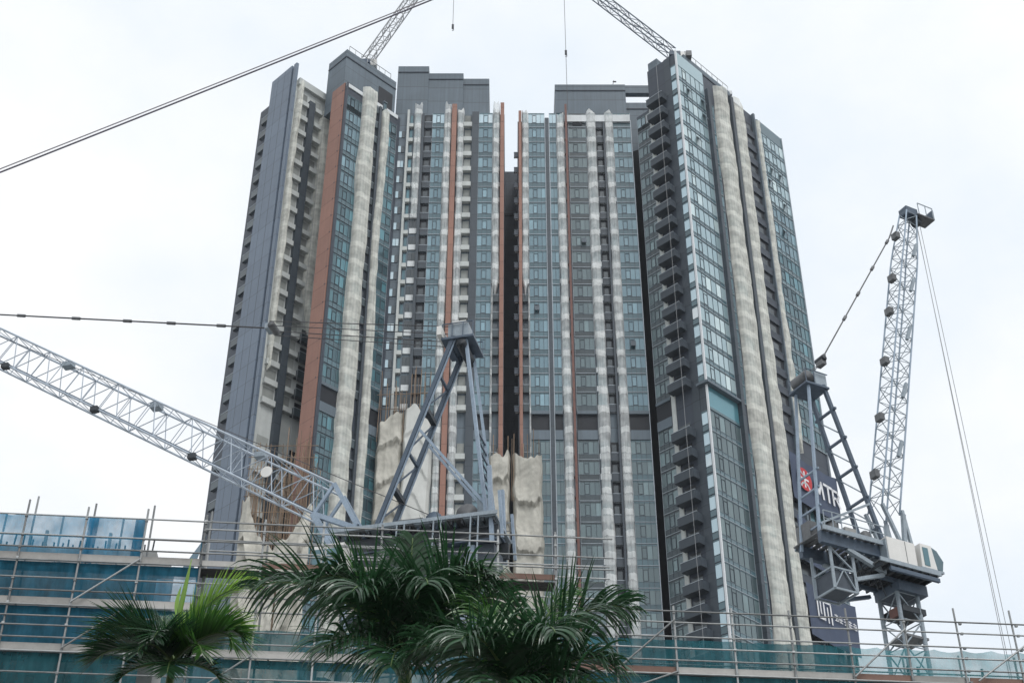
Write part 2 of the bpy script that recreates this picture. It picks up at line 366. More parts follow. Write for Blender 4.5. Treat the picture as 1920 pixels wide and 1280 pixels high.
def fpart(name, mb, F, T, z=0.0, me=None):
    me = me or mb.mesh(name)
    return link(name, me, T, (F.o.x - T.location.x, F.o.y - T.location.y, z), F.a)
def mass(name, poly, z0, z1, m, T):
    mb = MB().prism([(x - T.location.x, y - T.location.y) for x, y in poly], z0, z1, m); return mb.build(name, T)
def strip(name, F, T, x0, x1, w0, w1, z0, z1, m):
    return fpart(name, MB().box((x0, -w1, z0), (x1, -w0, z1), m), F, T)

PANES = {TL.name: [], TR.name: []}
def glazing(F, T, x0, x1, n, zs, gl, sp='spandrel_teal', w=0.0, h=H, split=None, light='alu_light', glf=None, casem=1, sill=0.92, tb=0.28):
    """one window band per floor: frame, spandrel panel and single panes"""
    xs = split or [x0 + (x1 - x0) * i / n for i in range(n + 1)]
    n = len(xs) - 1
    fm = MB()
    fm.box((x0, -w - 0.16, 0.0), (x1, -w - 0.02, 0.07), light)
    fm.box((x0, -w - 0.10, sill), (x1, -w - 0.02, sill + 0.06), 'alu_dark' if light == 'alu_dark' else 'alu_mid')
    fm.box((x0, -w - 0.075, h - tb), (x1, -w - 0.02, h), sp)
    for i, x in enumerate(xs):
        fm.box((x - 0.02, -w - 0.11, 0.07), (x + 0.02, -w - 0.02, h - 0.02), 'alu_dark' if 0 < i < n else light)
    ci = [(1 + 2 * j) % n if n > 1 else 0 for j in range(casem)]
    for c in set(ci):                                             # opening casement: a heavier dark sash
        a, b = xs[c] + 0.05, xs[c + 1] - 0.05; za, zb = sill + 0.12, h - 0.5
        for q in ((a, za, a + 0.035, zb), (b - 0.035, za, b, zb), (a, za, b, za + 0.06), (a, zb - 0.035, b, zb)):
            fm.box((q[0], -w - 0.12, q[1]), (q[2], -w - 0.06, q[3]), 'alu_dark')
    fme = fm.mesh('window')
    spm = MB().box((x0, -w - 0.06, 0.07), (x1, -w - 0.01, sill), sp).mesh('spandrel')
    pm = {}
    for z in zs:
        gname = glf(z) if glf else gl
        wo = fpart('window', None, F, T, z, fme)
        link('spandrel', spm, wo)
        for i in range(n):
            if (i, gname) not in pm:
                pm[(i, gname)] = MB().box((xs[i] + 0.03, -w - 0.055, sill + 0.06), (xs[i + 1] - 0.03, -w - 0.02, h - tb), gname).mesh('pane')
            c = F.p((xs[i] + xs[i + 1]) / 2, w, z + 1.8)
            depth = c.y * math.cos(PITCH) + c.z * math.sin(PITCH)
            PANES[T.name].append(((xs[i + 1] - xs[i]) / depth ** 2, wo, pm[(i, gname)], F, z))

def finish_panes(T):
    L = sorted(PANES[T.name], key=lambda q: -q[0])
    for q in L[:300]: link('pane', q[2], q[1])
    rest = L[300:]
    if rest:
        mb = MB()
        for a, wo, me, F, z in rest:
            k = len(mb.v); ca, sa = math.cos(F.a), math.sin(F.a)
            for v in me.vertices:
                x, y, zz = v.co
                mb.v.append((F.o.x - T.location.x + ca * x - sa * y, F.o.y - T.location.y + sa * x + ca * y, zz + z))
            i = mb.mi(me.materials[0].name)
            for p in me.polygons: mb.f.append(tuple(k + j for j in p.vertices)); mb.m.append(i)
        tag(mb.build('small_pane', T), kind='stuff')

def bays(F, T, x0, x1, w, zs, h=H, m='white_panel'):
    """projecting bay window with pale sill box, mostly behind netting"""
    bm_ = MB().box((x0, -w, 0.0), (x1, 0.0, 0.85), m).box((x0, -w, h - 0.25), (x1, 0, h), 'grey_tile').box((x0, -w + 0.1, 0.85), (x0 + 0.1, 0, h - 0.25), 'alu_dark').box((x1 - 0.1, -w + 0.1, 0.85), (x1, 0, h - 0.25), 'alu_dark').mesh('bay_window')
    pn = MB().box((x0 + 0.1, -w + 0.12, 0.85), (x1 - 0.1, -w + 0.16, h - 0.25), 'glass_dark').mesh('bay_pane')
    for z in zs:
        o = fpart('bay_window', None, F, T, z, bm_); link('bay_pane', pn, o)

def balconies(F, T, x0, x1, w, zs, m='mauve_tile', rail='dark_tile', h=H, door=True, ph=1.0, side=True):
    b = MB().box((x0, -w, -0.18), (x1, 0, 0.0), m)
    pr = MB().box((x0, -w - 0.04, -0.22), (x1, -w + 0.08, ph), rail)
    if side: pr.box((x0 - 0.04, -w + 0.08, -0.22), (x0 + 0.06, -0.02, ph), rail).box((x1 - 0.06, -w + 0.08, -0.22), (x1 + 0.04, -0.02, ph), rail)
    cap = MB().box((x0 - 0.06, -w - 0.07, ph), (x1 + 0.06, -w + 0.1, ph + 0.07), 'alu_light' if rail != 'dark_tile' else 'grey_tile').mesh('rail_cap')
    dr = MB().box((x0 + (x1 - x0) * 0.18, -0.06, 0.02), (x1 - (x1 - x0) * 0.25, -0.01, 2.45), 'glass_room').mesh('balcony_door')
    bm_, pm_ = b.mesh('balcony'), pr.mesh('parapet')
    for z in zs:
        o = fpart('balcony', None, F, T, z, bm_); link('parapet', pm_, o); link('rail_cap', cap, o)
        if door: link('balcony_door', dr, o)

def ledges(F, T, x0, x1, w, zs, m='beige_wall', hh=0.75, pane='glass_room', win=True, h=H):
    """pale box ledge for air conditioners, a shaded opening above it"""
    b = MB().box((x0, -w, -0.1), (x1, 0, 0.06), m).box((x0, -w, 0.06), (x1, -w + 0.1, hh), m).box((x0, -w + 0.1, 0.06), (x0 + 0.1, 0, hh), m).box((x1 - 0.1, -w + 0.1, 0.06), (x1, 0, hh), m).mesh('ledge')
    wn_ = MB().box((x0 + 0.15, -0.05, hh + 0.1), (x1 - 0.15, -0.01, h - 0.45), pane).mesh('opening')
    for z in zs:
        o = fpart('ledge', None, F, T, z, b)
        if win: link('opening', wn_, o)

def small_windows(F, T, x0, x1, zs):
    fr = MB().box((x0 - 0.06, -0.07, 1.0), (x1 + 0.06, -0.01, 2.45), 'alu_dark').mesh('small_window')
    xm = (x0 + x1) / 2
    pa = MB().box((x0, -0.10, 1.07), (xm - 0.03, -0.075, 2.38), 'glass_pale').mesh('small_window_pane')
    pb = MB().box((xm + 0.03, -0.10, 1.07), (x1, -0.075, 2.38), 'glass_room').mesh('small_window_pane')
    pc = MB().box((xm + 0.03, -0.10, 1.07), (x1, -0.075, 2.38), 'glass_pale').mesh('small_window_pane')
    for k, z in enumerate(zs):
        o = fpart('small_window', None, F, T, z, fr); link('small_window_pane', pa, o); link('small_window_pane', pc if k % 5 == 1 else pb, o)

ALLZ = FLOORS + UPPER
ALLW = ALLZ + [ZC]                       # wings go one storey higher
def refuge(F, T, x0, x1, w, top=ZUP):
    strip('refuge_slab', F, T, x0, x1, 0, w + 0.22, ZREF, ZREF + 1.5, 'grey_tile')
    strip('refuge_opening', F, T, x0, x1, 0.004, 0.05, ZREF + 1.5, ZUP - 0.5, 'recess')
    strip('refuge_slab', F, T, x0, x1, 0, w + 0.26, ZUP - 0.5, ZUP, 'grey_tile')

# --- left tower: masses
mass('wall', [(-18.6, 167), (-1.2, 167), (-1.2, 186), (-18.6, 186)], 0, 163.2, 'grey_tile', TL)
mass('wall', [(-28.2, 161.3), (-25.9, 159), (-18.0, 166.9), (-20.3, 169.2)], 0, 162.3, 'dark_tile', TL)
mass('wall', [(-39.2, 168.3), (-34.9, 164), (-26.4, 172.5), (-30.7, 176.8)], 0, 168.2, 'beige_wall', TL)
mass('wall', [(-30.5, 172), (-18.62, 168), (-18.62, 186), (-34, 186)], 0, 161, 'grey_tile', TL)
# roof storeys
rb = [mass('roof_block', [(-30.2, 166.3), (-26.9, 163), (-19.4, 170.5), (-22.7, 173.8)], 162, 174.0, 'grey_tile', TL),
      mass('roof_block', [(-19.6, 174), (-14.3, 174), (-14.3, 186), (-19.6, 186)], 160, 181.4, 'grey_tile', TL),
      mass('roof_block', [(-14.3, 174.3), (-8.35, 174.3), (-8.35, 186), (-14.3, 186)], 160, 180.0, 'grey_tile', TL),
      mass('roof_block', [(-8.35, 174.6), (-3.9, 174.6), (-3.9, 186), (-8.35, 186)], 160, 179.0, 'grey_tile', TL)]
def coping(T, x0, x1, y, z, m='grey_tile'):
    MB().box((x0 - T.location.x, y - 0.12 - T.location.y, z - 1.55), (x1 - T.location.x, y - 0.02 - T.location.y, z - 1.4), 'dark_tile').build('coping', T)
coping(TL, -19.6, -14.3, 174, 181.4); coping(TL, -14.3, -8.35, 174.3, 180.0); coping(TL, -8.35, -3.9, 174.6, 179.0)
FRB = Frame(-26.9, 163, 45); strip('coping', FRB, TL, 0, 10.6, 0.02, 0.12, 172.2, 172.4, 'dark_tile')
strip('coping', Frame(-26.9, 163, -45), TL, -4.6, 0, 0.02, 0.12, 172.2, 172.4, 'dark_tile')
strip('roof_opening', FRB, TL, 7.0, 10.0, 0.004, 0.05, 166.5, 170.6, 'recess')
strip('parapet_rail', FGL, TL, 0, 10.6, 0.02, 0.16, 161.6, 162.35, 'white_panel')
# brick-coloured corner
strip('brick_wall', FBK, TL, -3.25, -0.2, 0.0, 0.12, 0, 162.4, 'copper_tile')
strip('corner_fin', FGL, TL, 0.0, 0.3, 0.0, 0.3, 0, 162.3, 'dark_tile')
bolt = MB().box((-0.65, -0.17, 0.0), (-0.5, -0.12, 0.15), 'dark_tile').mesh('tie_hole')
for z in ALLZ: fpart('tie_hole', None, FBK, TL, z + 0.6, bolt)
# glazed face
ZL = [z for z in ALLZ if z < 158]
glazing(FGL, TL, 0.3, 3.5, 4, ZL, 'glass_dark', glf=lambda z: 'glass_dark' if z < 140 else 'glass_teal', light='alu_dark')  # top floors lighter: reflected sky painted into the panes
glazing(FGL, TL, 0.3, 3.5, 4, [UPPER[16]], 'glass_pale', light='alu_dark')
refuge(FGL, TL, 0.3, 3.5, 0)
bays(FGL, TL, 3.9, 5.5, 0.45, ALLZ)
strip('wall_fin', FGL, TL, 6.6, 7.05, 0.0, 0.5, 0, 161.5, 'mauve_tile')
balconies(FGL, TL, 5.9, 6.6, 0.25, ALLZ, 'grey_tile', 'spandrel_grey', door=True)
bays(FGL, TL, 7.4, 8.1, 0.4, ALLZ)
glazing(FGL, TL, 8.5, 10.5, 2, ZL, 'glass_dark', casem=1)
glazing(FGL, TL, 8.5, 10.5, 2, [UPPER[16]], 'glass_pale')
refuge(FGL, TL, 8.5, 10.5, 0)
# pale service face and blue pillar
strip('blue_pillar', FPL, TL, -6.1, -0.75, 0.0, 0.55, 0, 171.4, 'blue_tile')
strip('pillar_groove', FPL, TL, -0.75, -0.35, 0.0, 0.2, 0, 171.2, 'dark_tile')
strip('pillar_edge', FPL, TL, -0.35, 0.35, 0.0, 0.45, 0, 171.4, 'blue_tile')
for gx in (-2.55, -4.4): strip('pillar_joint', FPL, TL, gx, gx + 0.06, 0.55, 0.556, 0, 171.2, 'mauve_tile')
strip('service_parapet', FBE, TL, 0.35, 11.5, 0.02, 0.6, 167.0, 168.4, 'beige_wall')
ZB = [z for z in ALLW if z < 165]
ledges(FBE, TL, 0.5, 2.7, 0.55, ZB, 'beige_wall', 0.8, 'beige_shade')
strip('service_fin', FBE, TL, 2.75, 3.85, 0.0, 0.7, 0, 164.8, 'mauve_tile')
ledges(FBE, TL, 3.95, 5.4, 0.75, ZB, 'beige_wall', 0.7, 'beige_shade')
ZBA = [z for z in ALLZ if z < 121]
balconies(FBE, TL, 5.6, 8.6, 0.9, ZBA, 'mauve_tile', 'spandrel_grey')
strip('service_fin', FBE, TL, 8.7, 10.5, 0, 0.4, 0, 166, 'mauve_tile')
balconies(FPL, TL, -8.0, -6.3, 0.4, ALLW, 'grey_tile', 'spandrel_grey', door=False)
mass('wall', [(-41.4, 170.5), (-39.3, 168.4), (-35, 172.7), (-36, 176)], 0, 167, 'dark_tile', TL)
# centre facade, left to right
small_windows(FC, TL, -18.0, -17.1, [z for z in ALLZ if z < 158])
strip('column', FC, TL, -16.8, -16.45, 0.0, 0.5, 0, 163.8, 'beige_wall')
ledges(FC, TL, -16.45, -15.75, 0.55, ALLZ, 'beige_wall', 0.6, 'glass_dark')
UP_NET = [z for z in ALLZ if z > 140]; LO_NET = [z for z in ALLZ if z <= 140]
whp = MB().box((-15.6, -0.18, 0.25), (-14.5, -0.01, 1.25), 'white_panel').mesh('white_spandrel')
dkp = MB().box((-15.6, -0.1, 1.3), (-15.08, -0.02, 2.9), 'glass_room').mesh('tall_window'); dkq = MB().box((-15.02, -0.1, 1.3), (-14.5, -0.02, 2.9), 'glass_room').mesh('tall_window')
for z in LO_NET:
    fpart('white_spandrel', None, FC, TL, z, whp); fpart('tall_window', None, FC, TL, z, dkp); fpart('tall_window', None, FC, TL, z, dkq)
bays(FC, TL, -15.6, -14.5, 0.4, UP_NET)
strip('wall_fin', FC, TL, -14.45, -14.05, 0.0, 0.6, 0, 162.8, 'mauve_tile')
balconies(FC, TL, -14.0, -12.8, 0.3, ALLZ, 'grey_tile', 'mauve_tile', side=False)
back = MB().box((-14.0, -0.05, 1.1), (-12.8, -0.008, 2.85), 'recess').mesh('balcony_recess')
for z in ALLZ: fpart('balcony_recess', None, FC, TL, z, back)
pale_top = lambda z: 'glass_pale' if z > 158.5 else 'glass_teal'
glazing(FC, TL, -12.75, -10.85, 3, ALLZ, 'glass_teal', glf=pale_top, w=0.1)
bays(FC, TL, -10.75, -9.75, 0.5, ALLZ)
strip('copper_fin', FC, TL, -9.62, -8.85, 0.0, 1.0, 0, 164.6, 'copper_tile')
bays(FC, TL, -8.75, -7.75, 0.5, ALLZ)
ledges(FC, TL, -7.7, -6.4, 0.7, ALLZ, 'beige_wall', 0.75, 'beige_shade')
strip('wall_fin', FC, TL, -6.4, -5.3, 0.0, 0.45, 0, 163.4, 'mauve_tile')
glazing(FC, TL, -5.3, -3.1, 3, ALLZ, 'glass_teal', glf=pale_top, w=0.15)
bays(FC, TL, -3.0, -1.95, 0.4, [z for z in ALLZ if z > 127])
balconies(FC, TL, -3.0, -1.95, 0.5, [z for z in ALLZ if z <= 127], 'grey_tile', 'spandrel_grey')
strip('copper_fin', FC, TL, -1.85, -1.25, 0.0, 0.9, 0, 165.0, 'copper_tile')
for a, b in ((-12.75, -10.85), (-5.3, -3.1)): refuge(FC, TL, a, b, 0.1)
finish_panes(TL)

# --- the dark wall closing the gap between the towers
lk = empty('link_wall', (-0.2, 181, 0), 'dark blue wall closing the narrow gap between the two towers', 'wall')
MB().box((-1.3, -0.5, 0), (1.8, 4, 163.0), 'dark_tile').build('wall', lk)
MB().box((-1.3, -0.62, 153.2), (1.8, -0.502, 153.7), 'recess').build('joint', lk)

# --- right tower: masses
mass('wall', [(0.9, 167), (19.0, 167), (19.0, 186), (0.9, 186)], 0, 161.6, 'grey_tile', TR)
mass('wall', [(21.8, 163.1), (25.9, 159), (45.7, 178.8), (41.6, 182.9)], 0, 168.8, 'dark_tile', TR)
mass('wall', [(19.85, 165.05), (21.8, 163.1), (29.5, 170.8), (27.5, 172.8)], 0, 160.6, 'dark_tile', TR)
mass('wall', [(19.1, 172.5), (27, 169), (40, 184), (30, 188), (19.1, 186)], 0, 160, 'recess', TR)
mass('roof_block', [(7.3, 174), (19.3, 174), (19.3, 186), (7.3, 186)], 158, 177.0, 'grey_tile', TR)
mass('roof_block', [(19.3, 174.5), (23.6, 174.5), (23.6, 186), (19.3, 186)], 158, 173.2, 'grey_tile', TR)
mass('roof_beam', [(19.3, 174.2), (23.8, 174.2), (23.8, 175.2), (19.3, 175.2)], 175.2, 177.0, 'grey_tile', TR)
coping(TR, 7.3, 19.3, 174, 177.0); coping(TR, 19.3, 23.6, 174.5, 173.2)
mass('roof_block', [(27.9, 162.8), (36.5, 171.4), (32, 176), (23.5, 167.5)], 168.7, 172.6, 'grey_tile', TR)
strip('coping', Frame(27.9, 162.8, 45), TR, 0, 12.1, 0.02, 0.14, 171.2, 171.5, 'dark_tile')
# centre facade
strip('copper_fin', FC, TR, 1.05, 1.5, 0.0, 0.9, 0, 163.2, 'copper_tile')
balconies(FC, TR, 0.35, 1.0, 0.4, [z for z in ALLZ if z < 156], 'white_panel', 'dark_tile', door=False, ph=0.7)
bays(FC, TR, 1.6, 2.5, 0.4, [z for z in ALLZ if z > 127])
balconies(FC, TR, 1.6, 2.5, 0.5, [z for z in ALLZ if z <= 127], 'grey_tile', 'spandrel_grey')
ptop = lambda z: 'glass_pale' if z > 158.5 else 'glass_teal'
refl_tone = lambda z: 'glass_pale' if z > 158.5 else ('glass_teal' if z > 104 else 'glass_grey')  # lower floors greyer: darker reflected surroundings put into the glass colour
glazing(FC, TR, 2.6, 5.2, 4, ALLZ, 'glass_teal', glf=refl_tone, w=0.1)
strip('wall_fin', FC, TR, 5.3, 5.85, 0.0, 0.5, 0, 162.0, 'mauve_tile')
strip('fin_trim', FC, TR, 5.2, 5.3, 0.0, 0.42, 0, 162.0, 'alu_light'); strip('fin_trim', FC, TR, 5.85, 5.93, 0.0, 0.42, 0, 162.0, 'alu_light')
glazing(FC, TR, 5.95, 7.05, 2, ALLZ, 'glass_teal', glf=refl_tone, w=0.1, casem=0)
bays(FC, TR, 7.15, 8.3, 0.5, ALLZ)
glazing(FC, TR, 9.0, 11.8, 4, ALLZ, 'glass_grey', 'spandrel_grey', w=0.1)
bays(FC, TR, 11.9, 13.35, 0.5, ALLZ)
balconies(FC, TR, 13.4, 14.5, 0.35, ALLZ, 'white_panel', 'mauve_tile', side=False)
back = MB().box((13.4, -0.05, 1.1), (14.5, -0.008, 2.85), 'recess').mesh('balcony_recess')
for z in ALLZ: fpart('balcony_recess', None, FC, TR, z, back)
strip('wall_fin', FC, TR, 14.5, 14.78, 0.0, 0.7, 0, 161.0, 'mauve_tile'); strip('wall_fin', FC, TR, 13.36, 13.4, 0.0, 0.6, 0, 161.0, 'mauve_tile')
bays(FC, TR, 14.85, 16.05, 0.5, ALLZ)
glazing(FC, TR, 16.15, 18.95, 4, ALLZ, 'glass_teal', glf=refl_tone, w=0.1)
strip('edge_trim', FC, TR, 18.95, 19.05, 0, 0.3, 0, 161.6, 'alu_light')
strip('parapet_rail', FC, TR, 8.4, 18.9, 0.02, 0.5, 161.2, 162.6, 'white_panel')
for a, b in ((2.6, 5.2), (5.95, 7.05), (9.0, 11.8), (16.15, 18.95)): refuge(FC, TR, a, b, 0.1)
# angled wing: balcony face
ZW = [z for z in ALLW]
ZBF = [z for z in ZW if z < 152.0]
glazing(FBR, TR, -8.5, -5.95, 3, [z for z in ZW if z < 158], 'glass_grey', 'spandrel_grey', casem=1)
glazing(FBR, TR, -8.5, -5.95, 3, [UPPER[16]], 'glass_pale')
refuge(FBR, TR, -8.5, -5.95, 0)
strip('pale_pier', FBR, TR, -5.9, -5.2, 0.0, 0.12, 0, 161.5, 'beige_wall')
balconies(FBR, TR, -5.4, -2.3, 1.35, ZW[:-1], 'mauve_tile', 'mauve_tile')
strip('wall_fin', FBR, TR, -2.3, -1.15, 0.0, 0.12, 0, 168.8, 'mauve_tile')
glazing(FBR, TR, -1.12, -0.08, 1, ZW, 'glass_pale', 'spandrel_teal', casem=0, sill=1.0, light='alu_dark')
mass('roof_block', [(22.0, 163.1), (23.3, 161.8), (24.9, 163.4), (23.6, 164.7)], 165, 170.6, 'grey_tile', TR)
strip('corner_trim', FGR, TR, -0.08, 0.1, -0.05, 0.24, 0, 169.4, 'corner_trim')
# angled wing: glazed face
sky_refl = lambda z: 'glass_sky_refl' if z > 104 else 'glass_grey'  # upper floors paler: reflected bright sky painted into the pane colour
glazing(FGR, TR, 0.12, 6.8, 6, ZW, 'glass_sky_refl', glf=sky_refl, casem=1, split=[0.12, 1.3, 2.2, 3.4, 4.6, 5.7, 6.8], sill=0.72, tb=0.14)
strip('parapet_glass', FGR, TR, 0.12, 6.8, 0.02, 0.1, ZC + H, 169.2, 'glass_sky_refl')
strip('refuge_slab', FGR, TR, 0.12, 6.8, 0, 0.12, ZREF + 0.2, ZREF + 0.6, 'spandrel_teal')
strip('refuge_glass', FGR, TR, 0.12, 6.8, 0.004, 0.05, ZREF + 0.6, ZUP - 0.75, 'glass_dark')
strip('refuge_ledge', FGR, TR, -0.5, 6.8, 0, 0.75, ZUP - 0.7, ZUP - 0.35, 'grey_tile')
strip('refuge_ledge', FBR, TR, -1.2, 0.55, 0, 0.62, ZUP - 0.72, ZUP - 0.36, 'grey_tile')
strip('refuge_wall', FBR, TR, -1.12, -0.08, 0, 0.06, ZREF, ZUP - 0.72, 'mauve_tile')
strip('wall_fin', FGR, TR, 6.85, 7.55, 0.0, 0.75, 0, 165.5, 'mauve_tile')
glazing(FGR, TR, 7.6, 9.0, 2, ALLZ, 'glass_grey', glf=lambda z: 'glass_teal', casem=0)
bays(FGR, TR, 9.7, 12.2, 0.45, ALLZ)
strip('wall_fin', FGR, TR, 12.95, 13.7, 0.0, 0.9, 0, 168.0, 'mauve_tile')
bays(FGR, TR, 14.3, 16.1, 0.45, ALLZ)
balconies(FGR, TR, 16.6, 19.7, 0.25, ALLW, 'dark_tile', 'dark_tile', side=False)
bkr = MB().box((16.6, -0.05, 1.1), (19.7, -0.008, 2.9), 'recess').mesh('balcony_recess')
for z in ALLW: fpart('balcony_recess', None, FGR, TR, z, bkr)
strip('wall_fin', FGR, TR, 19.8, 20.2, 0.0, 0.5, 0, 169.0, 'grey_tile')
glazing(FGR, TR, 21.3, 28.0, 6, ZW, 'glass_dark', glf=lambda z: 'glass_sky_refl' if z > 150 else 'glass_teal' if z > 140 else 'glass_dark', casem=2, sill=0.8, tb=0.14)  # panes lighten upwards: sky reflection is part of their colour
strip('parapet_glass', FGR, TR, 21.3, 28.0, 0.02, 0.1, ZC + H, 168.9, 'spandrel_teal')
strip('edge_trim', FGR, TR, 28.0, 28.12, -0.1, 0.25, 0, 168.9, 'alu_light')
def sash(F, T, x, z, wd=0.7, hh=1.3, out=0.55):
    p = [(x, -0.14, z), (x + wd, -0.14, z), (x + wd, -0.10, z), (x, -0.10, z)]
    lo = [(q[0], q[1] - out, q[2] - hh) for q in p]
    fpart('open_sash', MB().hexa(lo + p, 'alu_dark'), F, T)
for F_, x_, k_ in ((FGR, 2.3, 17), (FGR, 5.8, 17), (FGR, 5.8, 16), (FGR, 3.5, 14), (FGR, 23.6, 16), (FGR, 25.9, 16), (FGR, 22.5, 15), (FGR, 26.0, 14), (FGR, 24.8, 12), (FC, 3.3, 5), (FC, 10.5, 9), (FC, 17.0, 3)):
    sash(F_, TR, x_, UPPER[k_] + 2.6)
strip('unglazed_opening', FC, TR, 9.7, 11.2, 0.2, 0.3, UPPER[17] + 0.5, UPPER[17] + 2.7, 'recess')
finish_panes(TR)

# rust red hoist mast up the right tower
hm = empty('hoist_mast', tuple(FC.p(8.65, 0.9, 0)), 'rust red hoist mast running up the right tower', 'hoist mast')
rod('mast', FC.p(8.62, 0.9, 0), FC.p(8.62, 0.9, 164.5), 0.17, 'red_steel', hm, 4)
for z in ALLZ: rod('mast_tie', FC.p(8.62, 0.9, z + 0.4), FC.p(8.4, 0.1, z + 0.4), 0.11, 'red_steel', hm, 4)

# thin work ropes hanging down the facades
for F, x, w, z0, z1, lab in ((FGL, 2.9, 0.7, 66, 162, 'thin rope hanging down the dark glass beside the brick-coloured corner'),
                            (FBR, -2.6, 1.7, 66, 167, 'thin rope hanging over the stacked balconies of the right tower'),
                            (FBE, 5.3, 1.2, 66, 166, 'thin rope hanging down the pale service face of the left tower')):
    tag(rod('rope', F.p(x, w, z0), F.p(x, w, z1), 0.03, 'rope_pale', None, 5), lab, 'rope', 'ropes on the facades')

# ---------------------------------------------------------------- safety nets on the towers
def sleeve(name, F, x0, x1, w, z0, z1, m, label, seed, bul=0.35, wav=0.22, taper_b=0.0, nx=16, step=0.45, top_rag=0.4, cat='safety net', group='safety nets hanging on the towers'):
    """netting hung over a column of bay windows: tied in at floors, bellied between, wrapped back at both sides"""
    mb = MB(); mb.smooth = True
    nz_ = max(4, int((z1 - z0) / step)); k0 = len(mb.v)
    xm = (x0 + x1) / 2; hw = (x1 - x0) / 2
    for j in range(nz_ + 1):
        z = z0 + (z1 - z0) * j / nz_
        zw = z + 1.6 * noise.noise(Vector((seed * 7.3, z * 0.17, 2.0)))
        t = ((zw - ZUP) % H) / H; am = 0.25 + 1.1 * abs(noise.noise(Vector((seed * 4.1, math.floor((zw - ZUP) / H) * 1.37, 8.0))))
        sh = noise.noise(Vector((seed * 3.7, z * 0.055, 0.3))) * wav * 1.7 + noise.noise(Vector((seed, z * 0.35, 5))) * wav * 0.4
        hw_ = hw * (0.98 + 0.22 * noise.noise(Vector((seed * 1.9, z * 0.12, 9.1))))
        if taper_b and z < z0 + taper_b: hw_ *= max(0.06, (z - z0) / taper_b) ; 
        pinch = 0.25 + 0.75 * abs(math.sin(math.pi * t)) ** 0.5
        for i in range(nx + 1):
            a = -1 + 2 * i / nx
            prof = 1 - abs(a) ** 4
            ww = w * (0.05 + 0.95 * prof ** 0.6) + 0.4 * bul * am * prof * (pinch - 0.3) + 0.05 * prof * math.sin(a * 11 + seed) * (1 - t) + 0.30 * prof * noise.noise(Vector((seed + a * 0.9, z * 0.3, a))) + 0.05 * prof * noise.noise(Vector((seed + a * 5, z * 0.9, 1)))
            dz = top_rag * noise.noise(Vector((seed * 2.2 + a * 1.5, j * 0.0, 3.3))) * (2.2 if j in (0, nz_) else 0.2)
            mb.v.append(tuple(Vector((xm + sh + a * hw_, -ww - 0.08, z + dz))))
    i0 = mb.mi(m)
    for j in range(nz_):
        for i in range(nx):
            q = k0 + j * (nx + 1) + i; mb.f.append((q, q + 1, q + nx + 2, q + nx + 1)); mb.m.append(i0)
    o = link(name, mb.mesh(name), None, (F.o.x, F.o.y, 0), F.a)
    return tag(o, label, cat, group)
NETS = [
 (FGL, 3.3, 6.0, 1.0, 66, 163.6, 'net_beige', 'wide billowing beige net on the left tower, next to the brick-coloured corner glass', 1.0, 0.5, 0.35, 0),
 (FGL, 7.05, 8.5, 0.8, 66, 161.2, 'net_beige', 'narrow beige net on the left tower, second to the right of the brick-coloured corner', 2.0, 0.4, 0.3, 0),
 (FBE, 5.3, 8.9, 1.1, 119.5, 164.5, 'net_beige', 'pale net ending in a point halfway up, left of the brick-coloured wall', 3.0, 0.3, 0.35, 9),
 (FBE, 0.35, 1.25, 0.9, 112, 167.5, 'net_beige', 'ragged pale net along the blue pillar of the left tower', 4.0, 0.3, 0.25, 6),
 (FC, -15.65, -14.4, 0.7, 141.5, 164.8, 'net_grey', 'short pale net at the top of the left tower above a column of white panels', 5.0, 0.2, 0.05, 0),
 (FC, -10.9, -9.65, 0.9, 66, 164.8, 'net_grey', 'pale grey net immediately left of the copper-coloured fin of the left tower', 6.0, 0.15, 0.08, 0),
 (FC, -8.8, -7.65, 0.9, 66, 163.4, 'net_grey', 'pale grey net immediately right of the copper-coloured fin of the left tower', 7.0, 0.15, 0.08, 0),
 (FC, -3.1, -1.9, 0.8, 126, 164.8, 'net_grey', 'short net torn open halfway, at the inner edge of the left tower', 8.0, 0.15, 0.08, 4),
 (FC, 1.5, 2.6, 0.8, 126, 163.0, 'net_grey', 'short net torn open halfway, at the inner edge of the right tower', 9.0, 0.15, 0.08, 4),
 (FC, 7.05, 8.4, 0.9, 66, 162.6, 'net_grey', 'pale grey net immediately left of the rust red mast', 10.0, 0.15, 0.10, 0),
 (FC, 11.85, 13.4, 0.9, 66, 163.0, 'net_grey', 'pale grey net immediately left of the dark column of recessed balconies on the right tower', 11.0, 0.15, 0.10, 0),
 (FC, 14.75, 16.15, 0.9, 66, 163.0, 'net_grey', 'pale grey net immediately right of the dark column of recessed balconies on the right tower', 12.0, 0.15, 0.10, 0),
 (FGR, 9.0, 12.75, 1.0, 66, 168.3, 'net_beige', 'wide billowing beige net on the angled wing, nearest its white corner line', 13.0, 0.45, 0.3, 0),
 (FGR, 13.8, 16.5, 0.9, 66, 168.5, 'net_beige', 'beige net on the angled wing, right of the thin dark fin', 14.0, 0.4, 0.3, 0),
 (FGR, 20.0, 21.4, 0.7, 104, 168.0, 'net_beige', 'thin beige net strip beside the outermost glass of the angled wing', 15.0, 0.25, 0.15, 3),
]
for F, x0, x1, w, z0, z1, m, lab, sd, bul, wav, tb in NETS: sleeve('safety_net', F, x0, x1, w, z0, z1, m, lab, sd, bul, wav, tb)
sleeve('safety_net', FC, -3.15, -2.85, 0.75, 99, 128, 'net_grey', 'thin rolled net strip beside open balconies, inner edge of the left tower', 18.0, 0.1, 0.05)
sleeve('safety_net', FC, 2.4, 2.65, 0.75, 99, 128, 'net_grey', 'thin rolled net strip beside open balconies, inner edge of the right tower', 19.0, 0.1, 0.05)

